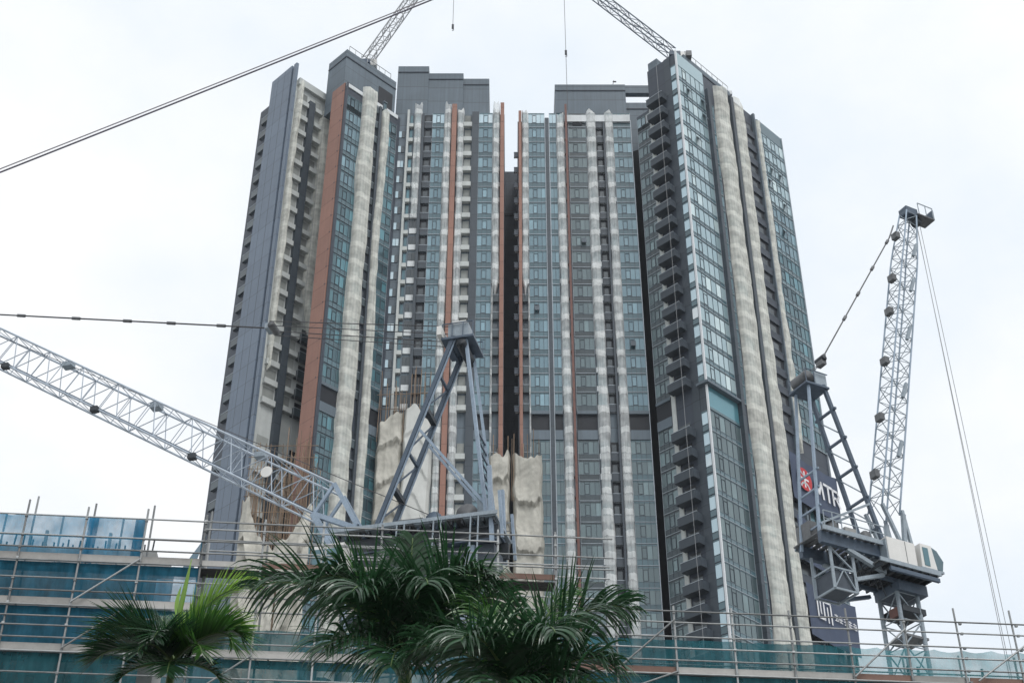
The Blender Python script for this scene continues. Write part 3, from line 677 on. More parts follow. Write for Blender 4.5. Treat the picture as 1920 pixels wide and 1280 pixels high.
# draped tarpaulins low on the towers
def tarp(F, x0, x1, w, z0, ztop, m, label, seed, fold=1.0):
    """sheets tied in rows, each row flaring out over the one below, with pleats and slanting creases"""
    mb = MB(); mb.smooth = True; nx, nzz = 64, 150; rnd = random.Random(seed)
    rows = [0.0]
    while rows[-1] < 60: rows.append(rows[-1] + rnd.uniform(4.0, 7.5))
    for j in range(nzz + 1):
        for i in range(nx + 1):
            a = i / nx; zt = ztop(a); t = j / nzz; z = z0 + (zt - z0) * t; x = x0 + (x1 - x0) * a
            dz = zt - z + 0.7 * noise.noise(Vector((x * 0.5, seed, 1))) + 0.5 * abs(math.sin(a * math.pi * 2.0 + seed))
            r = max(k for k in range(len(rows)) if rows[k] <= max(0, dz)); fr = (max(0, dz) - rows[r]) / (rows[r + 1] - rows[r])
            e = min(1.0, min(a, 1 - a) * 9)
            pl = abs(math.sin(x * (2.3 + 0.5 * math.sin(r * 2.1)) + r * 1.7 + 1.6 * noise.noise(Vector((x * 0.4, z * 0.25, seed + r))))) ** 1.4
            sl = (z * 0.55 + x * (1 if r % 2 else -1) * 0.8) * 0.9 + 1.4 * noise.noise(Vector((x * 0.35, z * 0.3, seed * 3)))
            cre = max(0.0, 1 - abs(noise.noise(Vector((sl, x * 0.25, seed * 5 + r)))) * 3.2) ** 2
            cre2 = max(0.0, 1 - abs(noise.noise(Vector((x * 1.3, z * 1.1, seed * 2 + 9)))) * 4.0) ** 2
            ww = w + fold * (0.6 * fr ** 1.2 - 0.18 * pl * (1 - 0.5 * fr) + 0.07 * cre + 0.03 * cre2 + 0.45 * noise.noise(Vector((x * 0.3, z * 0.18, seed))))
            ww *= 0.12 + 0.88 * math.sqrt(e)
            mb.v.append((x + 0.22 * noise.noise(Vector((seed, z * 0.4, 2.2))), -ww, z))
    k = mb.mi(m)
    for j in range(nzz):
        for i in range(nx):
            q = j * (nx + 1) + i; mb.f.append((q, q + 1, q + nx + 2, q + nx + 1)); mb.m.append(k)
    o = link('tarpaulin', mb.mesh('tarpaulin'), None, (F.o.x, F.o.y, 0), F.a)
    return tag(o, label, 'tarpaulin', 'tarpaulins wrapped round the tower bases')
FT = Frame(0, 158.4, 0)
tarp(FC, -3.2, -0.25, 1.5, 66, lambda a: 99.0 + 1.6 * noise.noise(Vector((a * 4, 1, 1))), 'tarp_beige', 'crumpled beige tarpaulin wrapped round the base of the left tower beside the gap', 1)
tarp(FC, 0.1, 4.1, 1.5, 66, lambda a: 99.6 - 1.3 * math.sin(math.pi * a) + 0.8 * noise.noise(Vector((a * 6, 2, 1))), 'tarp_beige', 'crumpled beige tarpaulin wrapped round the base of the right tower beside the gap', 2)
tarp(FC, -18.4, -14.9, 1.6, 66, lambda a: 103.8 + 2.2 * a + 0.9 * noise.noise(Vector((a * 5, 3, 1))), 'tarp_beige', 'crumpled beige tarpaulin behind the upper frame of the middle crane', 3)
tarp(FC, -14.9, -10.9, 1.7, 66, lambda a: 106.2 + 1.6 * math.exp(-((a - 0.4) * 5) ** 2) - 2.2 * a, 'tarp_white', 'smooth white sheet hung beside a beige tarpaulin behind the middle crane', 4, fold=0.35)
tarp(FT, -33.9, -25.1, 0.4, 62, lambda a: 87.2 - 5.8 * math.sin(math.pi * min(1, max(0, a * 1.02))) ** 1.3 + 1.3 * math.exp(-((a - 0.08) * 7) ** 2) + 1.3 * noise.noise(Vector((a * 6, 0, 3))) + 1.0 * noise.noise(Vector((a * 17, 0, 9))), 'tarp_beige', 'beige tarpaulin sagging in the middle below the bamboo poles of the left tower', 5, fold=1.5)

# bamboo scaffolding
bs = empty('bamboo_scaffold', (-29.5, 158.6, 0), 'brown bamboo poles clustered in front of the left tower above a sagging tarpaulin', 'bamboo scaffold')
for i in range(64):
    x = -33.8 + 8.9 * (i + random.random() * 0.9) / 64; y = 158.75 - random.random() * 0.25
    zt = 88 + random.random() * 9 + (3 if x > -29 else 0); zb = 74 + random.random() * 5
    rod('pole', (x, y, zb), (x + random.uniform(-0.5, 0.5), y + 0.2, zt), random.uniform(0.04, 0.06), 'bamboo', bs, 5)
for z in range(82, 97, 2):
    rod('rail_pole', (-33.9, 158.45, z + random.random()), (-25.0, 158.45, z + random.random()), 0.05, 'bamboo', bs, 5)
bs2 = empty('bamboo_scaffold', (-15, 165, 0), 'short bamboo poles sticking up above the tarpaulin behind the middle crane', 'bamboo scaffold')
for i in range(20):
    x = -18.4 + 7.0 * (i + random.random()) / 20
    rod('pole', (x, 165.6, 101), (x + random.uniform(-0.2, 0.2), 165.8, 108 + random.random() * 5.5), 0.05, 'bamboo', bs2, 5)
for z in (106, 108.4): rod('rail_pole', (-18.6, 165.4, z), (-11.4, 165.4, z + 0.3), 0.05, 'bamboo', bs2, 5)
bs3 = empty('bamboo_scaffold', (0.4, 165, 0), 'few bamboo poles sticking up from the tarpaulins beside the gap', 'bamboo scaffold')
for i in range(11):
    x = -3.0 + 7.0 * (i + random.random()) / 11
    rod('pole', (x, 165.7, 92), (x + random.uniform(-0.15, 0.15), 165.8, 100 + random.random() * 3.2), 0.05, 'bamboo', bs3, 5)

# ---------------------------------------------------------------- banners on the angled wing
def banner(z0, z1, label):
    mb = MB(); mb.smooth = True; nx, nzz = 24, 8; x0, x1 = 16.6, 27.9
    for j in range(nzz + 1):
        for i in range(nx + 1):
            a, t = i / nx, j / nzz
            mb.v.append((x0 + (x1 - x0) * a, -0.95 - 0.12 * math.sin(a * 14) * t - 0.1 * noise.noise(Vector((a * 5, t * 2, z0))), z0 + (z1 - z0) * t - 0.4 * math.sin(math.pi * a) * (1 if j == nzz else 0.5)))
    k = mb.mi('banner_navy')
    for j in range(nzz):
        for i in range(nx): q = j * (nx + 1) + i; mb.f.append((q, q + 1, q + nx + 2, q + nx + 1)); mb.m.append(k)
    o = link('banner', mb.mesh('banner'), None, (FGR.o.x, FGR.o.y, 0), FGR.a)
    return tag(o, label, 'banner', 'blue banners on the angled wing')
def stroke(mb, pts, wdt, m, y=-1.16, th=0.02):
    for (xa, za), (xb, zb) in zip(pts[:-1], pts[1:]):
        d = Vector((xb - xa, zb - za)); 
        if d.length < 1e-6: continue
        n = Vector((-d.y, d.x)).normalized() * wdt / 2; e = d.normalized() * wdt * 0.3
        A = (xa - e.x, za - e.y); B = (xb + e.x, zb + e.y)
        c = [(A[0] + n.x, A[1] + n.y), (A[0] - n.x, A[1] - n.y), (B[0] - n.x, B[1] - n.y), (B[0] + n.x, B[1] + n.y)]
        mb.poly([(p[0], y, p[1]) for p in c], m)
b1 = banner(95.0, 102.3, 'uppermost of three navy banners, with a red round emblem')
rd = MB(); rd.poly([(19.4 + 1.75 * math.cos(2 * math.pi * i / 40), -1.17, 98.75 + 1.75 * math.sin(2 * math.pi * i / 40)) for i in range(40)], 'banner_red'); rd.build('red_disc', b1)
em = MB(); arc = lambda cx, cz, r, a0, a1, n=14: [(cx + r * math.cos(R(a0 + (a1 - a0) * i / n)), cz + r * math.sin(R(a0 + (a1 - a0) * i / n))) for i in range(n + 1)]
stroke(em, [(19.4, 97.55), (19.4, 99.95)], 0.3, 'banner_white', -1.19); stroke(em, arc(19.4, 100.35, 1.0, 200, 340), 0.3, 'banner_white', -1.192); stroke(em, arc(19.4, 97.15, 1.0, 160, 20), 0.3, 'banner_white', -1.194)
stroke(em, [(18.55, 98.75), (20.25, 98.75)], 0.28, 'banner_white', -1.196)
em.build('emblem', b1)
def letter(parent, strokes, x, z, h, wdt=0.42):
    mb = MB()
    for s_ in strokes: stroke(mb, [(x + p[0] * h, z + p[1] * h) for p in s_], wdt, 'banner_white', -1.19)
    mb.build('letter', parent)
letter(b1, [[(0, 0), (0.1, 1), (0.4, 0.2), (0.7, 1), (0.8, 0)]], 21.7, 97.3, 2.5)
letter(b1, [[(0, 1), (0.75, 1)], [(0.375, 1), (0.375, 0)]], 24.1, 97.3, 2.5)
letter(b1, [[(0, 0), (0, 1)], [(0, 1), (0.5, 1), (0.62, 0.78), (0.5, 0.52), (0, 0.5)], [(0.3, 0.5), (0.65, 0)]], 26.2, 97.3, 2.4)
b2 = banner(85.8, 92.4, 'middle of three navy banners, with thin white handwriting')
hw_ = MB()
stroke(hw_, [(17.6, 90.9), (17.9, 91.3), (18.0, 88.8), (18.3, 87.6), (19.0, 87.5), (19.5, 88.6), (19.7, 89.6), (19.75, 88.6), (20.1, 88.2)], 0.16, 'banner_white')
stroke(hw_, [(20.5, 89.3), (20.5, 88.4), (20.9, 88.2), (21.2, 88.9), (21.3, 89.5), (21.35, 88.5), (21.8, 88.3)], 0.16, 'banner_white', -1.164)
stroke(hw_, [(22.9, 89.2), (22.4, 89.4), (22.3, 88.7), (22.9, 88.4), (23.1, 89.3), (23.0, 87.2), (22.5, 86.7), (22.2, 87.2), (23.0, 88.1), (24.0, 88.6)], 0.16, 'banner_white', -1.168)
hw_.build('lettering', b2)
b3 = banner(75.2, 82.5, 'lowest of three navy banners, with a white angular looped mark')
lg = MB(); X0, Z0 = 18.5, 77.9
stroke(lg, [(X0, Z0 + 3), (X0, Z0 + 0.2), (X0 + 1.4, Z0 + 0.2), (X0 + 1.4, Z0 + 2.8), (X0 + 3.0, Z0 + 2.8), (X0 + 3.0, Z0)], 0.3, 'banner_white')
stroke(lg, [(X0 + 0.65, Z0 + 3), (X0 + 0.65, Z0 + 0.9), (X0 + 0.75, Z0 + 0.9)], 0.26, 'banner_white', -1.163)
stroke(lg, [(X0 + 2.2, Z0), (X0 + 2.2, Z0 + 2.1)], 0.26, 'banner_white', -1.166)
stroke(lg, [(X0, Z0 + 3), (X0 + 0.65, Z0 + 3)], 0.26, 'banner_white', -1.169)
lg.build('mark', b3)
for i in range(5):
    gl_ = MB(); cx = 22.6 + i * 1.08; cz = 79.2
    for q in ([(-.35, .35), (.35, .35)], [(0, .5), (0, -.45)], [(-.4, 0), (.4, 0)], [(-.3, -.4), (.32, -.4)], [(-.38, .1), (-.3, -.45)][:2] if i % 2 else [(.38, .2), (.36, -.4)]):
        stroke(gl_, [(cx + p[0], cz + p[1]) for p in q], 0.13, 'banner_white', -1.16 - 0.002 * i)
    gl_.build('character', b3)

# ---------------------------------------------------------------- cranes
def unit(x, y): l = math.hypot(x, y); return Vector((x / l, y / l, 0))
class Crane:
    def __init__(s, name, ox, oy, h, label):
        s.o = Vector((ox, oy, 0)); s.h = unit(*h); l = Vector((-s.h.y, s.h.x, 0)); s.l = l if l.y > 0 else -l
        s.e = empty(name, (ox, oy, 0), label, 'crane')
    def P(s, a, b, z): return s.o + s.h * a + s.l * b + Vector((0, 0, z))
    def bar(s, name, p, q, r, m, n=4): return rod(name, s.P(*p), s.P(*q), r, m, s.e, n)
    def blk(s, name, a0, a1, b0, b1, z0, z1, m, parent=None, taper=None):
        pts = [(a0, b0, z0), (a1, b0, z0), (a1, b1, z0), (a0, b1, z0), (a0, b0, z1), (a1, b0, z1), (a1, b1, z1), (a0, b1, z1)]
        pts = [s.P(*p) - s.o for p in pts]
        c = (pts[1] - pts[0]).cross(pts[2] - pts[0])
        if c.z < 0: pts = [pts[1], pts[0], pts[3], pts[2], pts[5], pts[4], pts[7], pts[6]]
        return MB().hexa(pts, m).build(name, parent or s.e)
    def lattice(s, A, B, half_w, d0, d1, bays_, r, rl, m, pre, ml=None):
        """box lattice between centre points A and B (a,z); d0,d1 depth at the ends; half_w lateral half width"""
        A, B = Vector((A[0], A[1])), Vector((B[0], B[1])); t = (B - A).normalized(); n = Vector((-t.y, t.x)); ml = ml or m
        if n.y < 0: n = -n
        st = []
        for i in range(bays_ + 1):
            c = A.lerp(B, i / bays_); d = (d0(i / bays_) if callable(d0) else d0) / 2; hw = half_w(i / bays_) if callable(half_w) else half_w
            st.append([(c.x + n.x * d, -hw, c.y + n.y * d), (c.x + n.x * d, hw, c.y + n.y * d), (c.x - n.x * d, -hw, c.y - n.y * d), (c.x - n.x * d, hw, c.y - n.y * d)])
        for k in range(4):
            mb = MB(); mb.tube([s.P(*st[i][k]) - s.o for i in range(bays_ + 1)], r, m, 6); mb.smooth = True; mb.build(pre + '_chord', s.e)
        for i in range(bays_):
            a, b = st[i], st[i + 1]
            for p, q in ((0, 2), (1, 3)):                         # side faces: zigzag and posts
                if i % 2 == 0: s.bar(pre + '_lacing', a[q], b[p], rl, ml, 5)
                else: s.bar(pre + '_lacing', a[p], b[q], rl, ml, 5)
                s.bar(pre + '_lacing', b[p], b[q], rl * 0.8, ml, 5)
            for p, q in ((0, 1), (2, 3)):
                s.bar(pre + '_lacing', a[p] if i % 2 else a[q], b[q] if i % 2 else b[p], rl * 0.8, ml, 5)
                s.bar(pre + '_lacing', b[p], b[q], rl * 0.8, ml, 5)
        return st

# --- middle crane, jib lowered to the left
A = Crane('tower_crane', -6.87, 75.0, (-0.97, 0.243), 'blue grey luffing crane with jib lowered to the left, in front of the left tower')
A.lattice((0, 12), (0, 37.5), 0.95, 1.9, 1.9, 12, 0.13, 0.06, 'crane_slate', 'mast')
A.blk('slew_ring', -1.5, 1.5, -1.5, 1.5, 37.5, 38.4, 'crane_dark')
A.blk('deck_beam', -6.6, 3.0, -1.35, -1.0, 38.6, 39.45, 'crane_dark'); A.blk('deck_beam', -6.6, 3.0, 1.0, 1.35, 38.5, 39.45, 'crane_dark'); A.blk('beam_flange', -6.6, 3.0, -1.45, -0.9, 38.5, 38.58, 'crane_slate')
for i in range(9): A.blk('deck_joist', -6.4 + i * 1.1, -6.25 + i * 1.1, -1.6, 1.6, 39.45, 39.72, 'crane_slate')
for i in range(10): A.blk('deck_plate', -6.6 + i * 0.98, -5.66 + i * 0.98, -1.85, 1.85, 39.75, 39.9, 'machine_grey' if i % 3 == 2 else 'crane_grey')
A.blk('deck_edge', -6.7, 3.3, -1.95, -1.87, 39.82, 40.05, 'crane_grey'); A.blk('deck_edge', -6.7, 3.3, 1.87, 1.95, 39.82, 40.05, 'crane_grey')
for i in range(16): A.blk('deck_bracket', -6.5 + i * 0.62, -6.42 + i * 0.62, -1.84, -1.38, 39.5, 39.74, 'crane_dark')
A.bar('hose', (-6.2, -1.5, 39.3), (1.0, -1.6, 38.6), 0.06, 'crane_dark', 6); A.bar('hose', (-6.0, -1.45, 38.9), (-1.0, -1.5, 38.2), 0.05, 'machine_grey', 6)
for a in (-5.6, -3.4, -1.2): A.bar('hanging_ladder', (a, -1.9, 40.0), (a + 0.1, -1.9, 36.2), 0.04, 'crane_grey', 4); A.bar('hanging_ladder', (a + 0.45, -1.9, 40.0), (a + 0.55, -1.9, 36.2), 0.04, 'crane_grey', 4)
for a in (-6.5, -5.0, -3.5, -2.0, -0.5, 1.0, 2.5): A.bar('handrail_post', (a, 1.9, 40.1), (a, 1.9, 41.2), 0.025, 'galv')
A.bar('handrail', (-6.6, 1.9, 41.2), (3.2, 1.9, 41.2), 0.025, 'galv'); A.bar('handrail', (-6.6, 1.9, 40.65), (3.2, 1.9, 40.65), 0.02, 'galv')
for b in (-1, 1):
    mb = MB(); A.bar('front_leg', (0.95, b, 40.0), (-3.55, b, 53.2), 0.13, 'crane_slate'); A.bar('leg_flange', (0.75, b, 40.0), (-3.75, b, 53.2), 0.045, 'crane_blue')
    A.bar('rear_leg', (-4.3, b * 0.9, 53.2), (-5.9, b * 1.2, 39.9), 0.095, 'crane_blue'); A.bar('strut', (-1.6, b, 46.6), (-5.75, b, 41.0), 0.08, 'crane_blue')
    A.bar('leg_foot', (0.55, b, 40.0), (-0.6, b, 40.0), 0.3, 'crane_slate')
for t in (0.06, 0.22, 0.4, 0.62, 0.8, 0.95):
    a, z = 0.95 - 4.5 * t, 40 + 13.2 * t
    A.bar('cross_brace', (a, -1, z), (a, 1, z), 0.16 if t in (0.22, 0.62) else 0.08, 'crane_dark' if t in (0.22, 0.62) else 'crane_slate')
for t0, t1 in ((0.06, 0.22), (0.22, 0.4), (0.4, 0.62), (0.62, 0.8)):
    A.bar('diagonal_brace', (0.95 - 4.5 * t0, -1, 40 + 13.2 * t0), (0.95 - 4.5 * t1, 1, 40 + 13.2 * t1), 0.05, 'crane_slate')
for t in [0.2 + 0.055 * i for i in range(6)] : A.bar('ladder_rung', (-5.9 + 1.6 * t, -1.2 + 0.3 * t, 39.9 + 13.3 * t), (-5.9 + 1.6 * t, 1.2 - 0.3 * t, 39.9 + 13.3 * t), 0.05, 'crane_slate')
A.blk('head_platform', -4.9, -2.8, -1.25, 1.25, 52.9, 53.05, 'crane_slate')
A.blk('head_housing', -4.5, -3.2, -1.1, 1.1, 53.1, 54.1, 'crane_grey'); A.blk('head_hood', -4.3, -3.4, -0.9, 0.9, 54.12, 54.45, 'crane_white'); A.blk('head_panel', -2.9, -2.6, -1.6, -0.3, 53.1, 53.75, 'crane_white')
for a in (-4.85, -4.2, -3.5, -2.85):
    for b in (-1.2, 1.2): A.bar('head_rail_post', (a, b, 53.05), (a, b, 54.1), 0.03, 'crane_slate')
for b in (-1.2, 1.2): A.bar('head_rail', (-4.85, b, 54.1), (-2.85, b, 54.1), 0.03, 'crane_slate')
A.bar('sheave_axle', (-4.1, -1.2, 52.5), (-4.1, 1.2, 52.5), 0.35, 'crane_dark', 8)
# deck end frame, winch, machinery
for b in (-1.5, 1.5):
    A.bar('end_post', (-6.3, b, 38.3), (-6.1, b, 43.2), 0.12, 'crane_blue'); A.bar('end_post', (-6.9, b, 38.5), (-6.7, b, 41.5), 0.08, 'crane_blue')
A.bar('winch_drum', (-4.6, -0.9, 40.6), (-4.6, 0.9, 40.6), 0.65, 'machine_grey', 12); A.bar('winch_drum', (-2.6, -0.9, 40.5), (-2.6, 0.9, 40.5), 0.5, 'crane_slate', 12)
A.blk('power_pack', -1.6, 0.1, 0.2, 1.5, 39.92, 41.3, 'machine_grey'); A.blk('control_box', -5.9, -5.2, -0.8, 0.2, 39.92, 41.5, 'crane_grey')
A.blk('counterweight', -6.3, -3.2, -1.0, 1.0, 37.2, 38.45, 'counterweight_grey')
A.bar('under_strut', (-5.0, -1.0, 38.4), (-4.4, -1.0, 33.6), 0.22, 'crane_blue'); A.bar('under_strut', (-5.5, -1.2, 34.0), (-0.8, -1.2, 37.6), 0.12, 'crane_slate')
A.blk('climbing_frame', -2.3, 2.2, -1.9, 1.9, 34.2, 34.6, 'crane_slate'); A.blk('climbing_frame', -2.3, 2.2, -1.9, 1.9, 36.8, 37.2, 'crane_slate')
for a in (-2.2, 2.1):
    for b in (-1.8, 1.8): A.bar('climbing_post', (a, b, 33.0), (a, b, 37.2), 0.13, 'crane_blue')
cab = A.blk('cab', 2.0, 3.8, -2.9, -1.5, 36.6, 38.6, 'crane_white'); A.blk('cab_window', 2.3, 3.83, -2.93, -2.9, 37.3, 38.3, 'glass_dark', cab)
# jib
JA0, JA1 = (4.3, 42.75), (34.6, 61.4)
depth = lambda t: 2.2 if t < 0.9 else 2.2 - 10 * (t - 0.9)
A.lattice(JA0, JA1, lambda t: 0.85 if t < 0.88 else 0.85 - 3.5 * (t - 0.88), depth, None, 21, 0.075, 0.035, 'crane_pale', 'jib', 'crane_pale')
for b in (-0.85, 0.85):
    A.bar('jib_foot', (3.72, b, 43.7), (2.1, b, 40.7), 0.13, 'crane_blue'); A.bar('jib_foot', (4.9, b, 41.8), (2.1, b, 40.5), 0.15, 'crane_blue'); A.bar('jib_foot', (3.72, b, 43.7), (4.88, b, 41.8), 0.09, 'crane_blue')
    A.bar('jib_knee', (4.9, b, 41.8), (2.6, b, 37.9), 0.2, 'crane_blue')
    A.bar('luffing_rope', (-4.1, b * 1.1, 53.9), (9.38, b * 0.7, 56.95), 0.035, 'rope', 5); A.bar('luffing_rope', (-4.1, b * 0.9, 53.4), (9.38, b * 0.7, 56.6), 0.03, 'rope', 5)
A.blk('luffing_block', 9.3, 9.8, -0.4, 0.4, 56.6, 57.0, 'crane_grey'); A.bar('luffing_sheave', (9.3, -0.5, 56.75), (9.3, 0.5, 56.75), 0.26, 'machine_grey', 10)
A.bar('pendant', (9.9, 0, 56.9), (34.7, 0, 62.6), 0.06, 'rope', 6)
for px in (13.2, 17.0, 20.4, 24.5, 29.0): z = 56.9 + (px - 9.9) * 5.7 / 24.8; A.bar('pendant_link', (px - 0.3, 0, z - 0.07), (px + 0.3, 0, z + 0.07), 0.13, 'machine_grey', 6)
for i, t in enumerate((0.16, 0.3, 0.42, 0.55, 0.66, 0.8)):
    a, z = JA0[0] + 30.3 * t, JA0[1] + 18.65 * t
    if i % 2: A.blk('jib_lamp', a - 0.25, a + 0.25, -1.15, -0.75, z - 1.6, z - 1.25, 'crane_dark')
    else: A.blk('jib_sheave_bracket', a - 0.35, a + 0.35, -0.3, 0.3, z + 1.0, z + 1.35, 'crane_grey')
mb = MB(); c0 = A.P(8.2, -1.0, 45.1) - A.o; mb.poly([c0 + A.h * (0.38 * math.cos(R(i * 15))) + Vector((0, 0, 0.38 * math.sin(R(i * 15)))) for i in range(24)], 'crane_white'); mb.poly([c0 + A.l * 0.06 + A.h * (0.38 * math.cos(R(-i * 15))) + Vector((0, 0, 0.38 * math.sin(R(-i * 15)))) for i in range(24)], 'crane_white'); mb.build('signal_disc', A.e)
A.bar('walkway', (4.6, 0.0, 42.0), (33.5, 0.0, 59.8), 0.05, 'crane_slate'); A.bar('hoist_rope', (-2.6, 0, 41.0), (34.3, 0.1, 62.0), 0.02, 'rope', 4)

# --- right crane, jib almost upright
B = Crane('tower_crane', 25.53, 86.0, (0.88, 0.47), 'blue grey luffing crane with white cab and steeply raised jib, right of the towers')
B.lattice((-0.3, 10), (-0.3, 41.2), 0.85, 1.7, 1.7, 17, 0.15, 0.055, 'crane_grey', 'mast')
B.blk('climbing_collar', -0.98, 0.98, -0.98, 0.98, 39.9, 40.3, 'crane_dark'); B.blk('collar_clamp', -1.2, -1.0, -0.8, 0.1, 39.6, 40.2, 'red_steel'); B.blk('mast_platform', -0.9, 0.9, -0.9, 0.9, 38.2, 38.35, 'machine_grey')
B.blk('slew_ring', -1.2, 1.2, -1.2, 1.2, 41.2, 41.85, 'crane_slate')
for i in range(8): B.blk('platform_joist', -3.2 + i * 0.65, -3.1 + i * 0.65, -2.1, 1.9, 42.15, 42.4, 'crane_dark')
B.blk('platform_plate', -3.3, 1.6, -2.1, 1.9, 42.42, 42.5, 'machine_grey'); B.blk('platform_edge', -3.4, 1.7, -2.22, -2.12, 42.32, 42.6, 'crane_grey')
for b in (-2.2, -0.9, 0.9): B.blk('slew_beam', -2.6, 1.5, b, b + 0.2, 41.85, 42.12, 'crane_slate')
hs = B.blk('machine_house', -2.4, -0.05, -2.0, -0.5, 42.6, 44.35, 'crane_white'); B.blk('house_seam', -0.9, -0.86, -2.015, -2.002, 42.65, 44.3, 'machine_grey', hs); B.blk('house_end', -2.5, -2.41, -1.95, -0.55, 42.7, 44.2, 'crane_grey', hs)
# cab: sloping nose
for a0_ in (-3.2, -2.0, -0.8, 0.4): B.bar('edge_rail_post', (a0_, 2.0, 42.6), (a0_, 2.0, 43.7), 0.03, 'crane_grey')
B.bar('edge_rail', (-3.2, 2.0, 43.7), (1.5, 2.0, 43.7), 0.03, 'crane_grey')
for a0_ in (-7.2, -6.5, -5.8, -4.6, -3.4, -2.2): B.bar('edge_rail_post', (a0_, -1.7, 44.1), (a0_, -1.7, 45.2), 0.03, 'crane_grey')
B.bar('edge_rail', (-7.2, -1.7, 45.2), (-2.2, -1.7, 45.2), 0.03, 'crane_grey'); B.bar('edge_rail', (-7.2, -1.7, 44.65), (-2.2, -1.7, 44.65), 0.025, 'crane_grey')
for i_ in range(9): B.bar('hanging_cable', (-6.4 + i_ * 0.55, -0.6 + 0.1 * (i_ % 3), 43.2), (-6.0 + i_ * 0.6, -0.5, 41.6 - 0.25 * (i_ % 4)), 0.03, 'crane_dark')
for i_ in range(5): B.bar('under_brace', (-4.6 + i_ * 0.8, -1.2, 43.1), (-4.0 + i_ * 0.8, 1.2, 43.1), 0.06, 'crane_grey')
pts = [(0.25, -2.1, 42.75), (1.55, -2.1, 42.75), (1.55, -0.9, 42.75), (0.25, -0.9, 42.75), (0.35, -2.1, 44.45), (1.3, -2.1, 44.45), (1.3, -0.9, 44.45), (0.35, -0.9, 44.45)]
cabm = MB(); cabm.hexa([B.P(*p) - B.o for p in pts], 'crane_white'); cab = cabm.build('cab', B.e)
nose = MB(); npt = [(1.32, -2.07, 44.4), (1.57, -2.07, 42.85), (1.57, -0.93, 42.85), (1.32, -0.93, 44.4), (1.85, -2.0, 44.25), (2.35, -1.95, 43.6), (2.15, -1.95, 42.85), (1.85, -1.0, 44.25), (2.35, -1.05, 43.6), (2.15, -1.05, 42.85)]
npt = [B.P(*p) - B.o for p in npt]
for f in ((0, 4, 7, 3), (4, 5, 8, 7), (5, 6, 9, 8), (6, 1, 2, 9), (0, 1, 6, 5, 4), (3, 7, 8, 9, 2)): nose.poly([npt[i] for i in f], 'glass_dark')
nose.build('cab_window', cab); B.blk('cab_door', 0.5, 0.95, -2.14, -2.105, 42.9, 44.2, 'glass_dark', cab)
B.blk('cab_floor', 0.1, 2.0, -2.2, -0.8, 42.55, 42.7, 'crane_grey')
# deck to the rear
B.blk('deck_beam', -7.3, -0.5, -1.35, -1.0, 43.1, 43.9, 'crane_slate'); B.blk('deck_beam', -7.0, -0.5, 1.0, 1.35, 43.1, 43.9, 'crane_slate')
for i in range(12): B.blk('deck_grating', -7.2 + i * 0.56, -6.86 + i * 0.56, -1.6, 1.6, 43.92, 44.0, 'machine_grey')
B.blk('deck_edge', -7.4, -0.4, -1.75, -1.65, 43.8, 44.12, 'crane_grey'); B.blk('deck_edge', -7.0, -0.4, 1.65, 1.75, 43.8, 44.12, 'crane_grey')
B.bar('deck_strut', (-5.2, -1.2, 43.1), (-2.2, -1.2, 42.1), 0.14, 'crane_grey'); B.bar('deck_strut', (-5.2, 1.2, 43.1), (-2.2, 1.2, 42.1), 0.14, 'crane_grey')
B.bar('winch_drum', (-5.9, -0.9, 44.7), (-5.9, 0.9, 44.7), 0.55, 'machine_grey', 12); B.bar('winch_drum', (-3.0, -0.9, 44.6), (-3.0, 0.9, 44.6), 0.5, 'machine_grey', 12); B.blk('winch_motor', -4.6, -3.7, -0.7, 0.3, 44.02, 45.1, 'concrete'); B.blk('power_pack', -7.0, -6.4, 0.0, 1.4, 44.02, 45.3, 'machine_grey')
for b in (-0.95, 0.95):
    B.bar('front_leg', (-1.6, b, 44.1), (-4.7, b * 0.75, 56.1), 0.125, 'crane_slate'); B.bar('rear_leg', (-7.1, b, 43.4), (-6.0, b * 0.75, 55.9), 0.085, 'crane_blue')
    B.bar('leg_strut', (-2.4, b, 47.2), (-7.0, b, 44.6), 0.07, 'crane_grey')
for t in (0.12, 0.3, 0.48, 0.66, 0.84):
    a, z = -1.6 - 3.1 * t, 44.1 + 12 * t; B.bar('cross_brace', (a, -1.1, z), (a, 1.1, z), 0.08, 'crane_slate')
for t0, t1 in ((0.12, 0.3), (0.3, 0.48), (0.48, 0.66), (0.66, 0.84)): B.bar('diagonal_brace', (-1.6 - 3.1 * t0, -1.1, 44.1 + 12 * t0), (-1.6 - 3.1 * t1, 1.0, 44.1 + 12 * t1), 0.045, 'crane_grey')
for z in (44.6, 46.0, 47.4, 48.8): B.bar('cross_brace', (-7.0 + (z - 43.4) * 0.088, -1.1, z), (-7.0 + (z - 43.4) * 0.088, 1.1, z), 0.06, 'crane_blue')
B.blk('head_platform', -6.4, -4.4, -1.0, 1.0, 55.7, 55.85, 'crane_slate'); B.blk('head_housing', -5.4, -4.4, -0.8, 0.8, 55.9, 57.0, 'crane_grey'); B.bar('head_sheave', (-5.9, -0.7, 56.5), (-5.9, 0.7, 56.5), 0.5, 'machine_grey', 12)
for a in (-6.35, -5.6):
    for b in (-0.95, 0.95): B.bar('head_rail_post', (a, b, 55.85), (a, b, 56.9), 0.03, 'crane_slate')
for b in (-0.95, 0.95): B.bar('head_rail', (-6.35, b, 56.9), (-4.4, b, 56.9), 0.03, 'crane_slate')
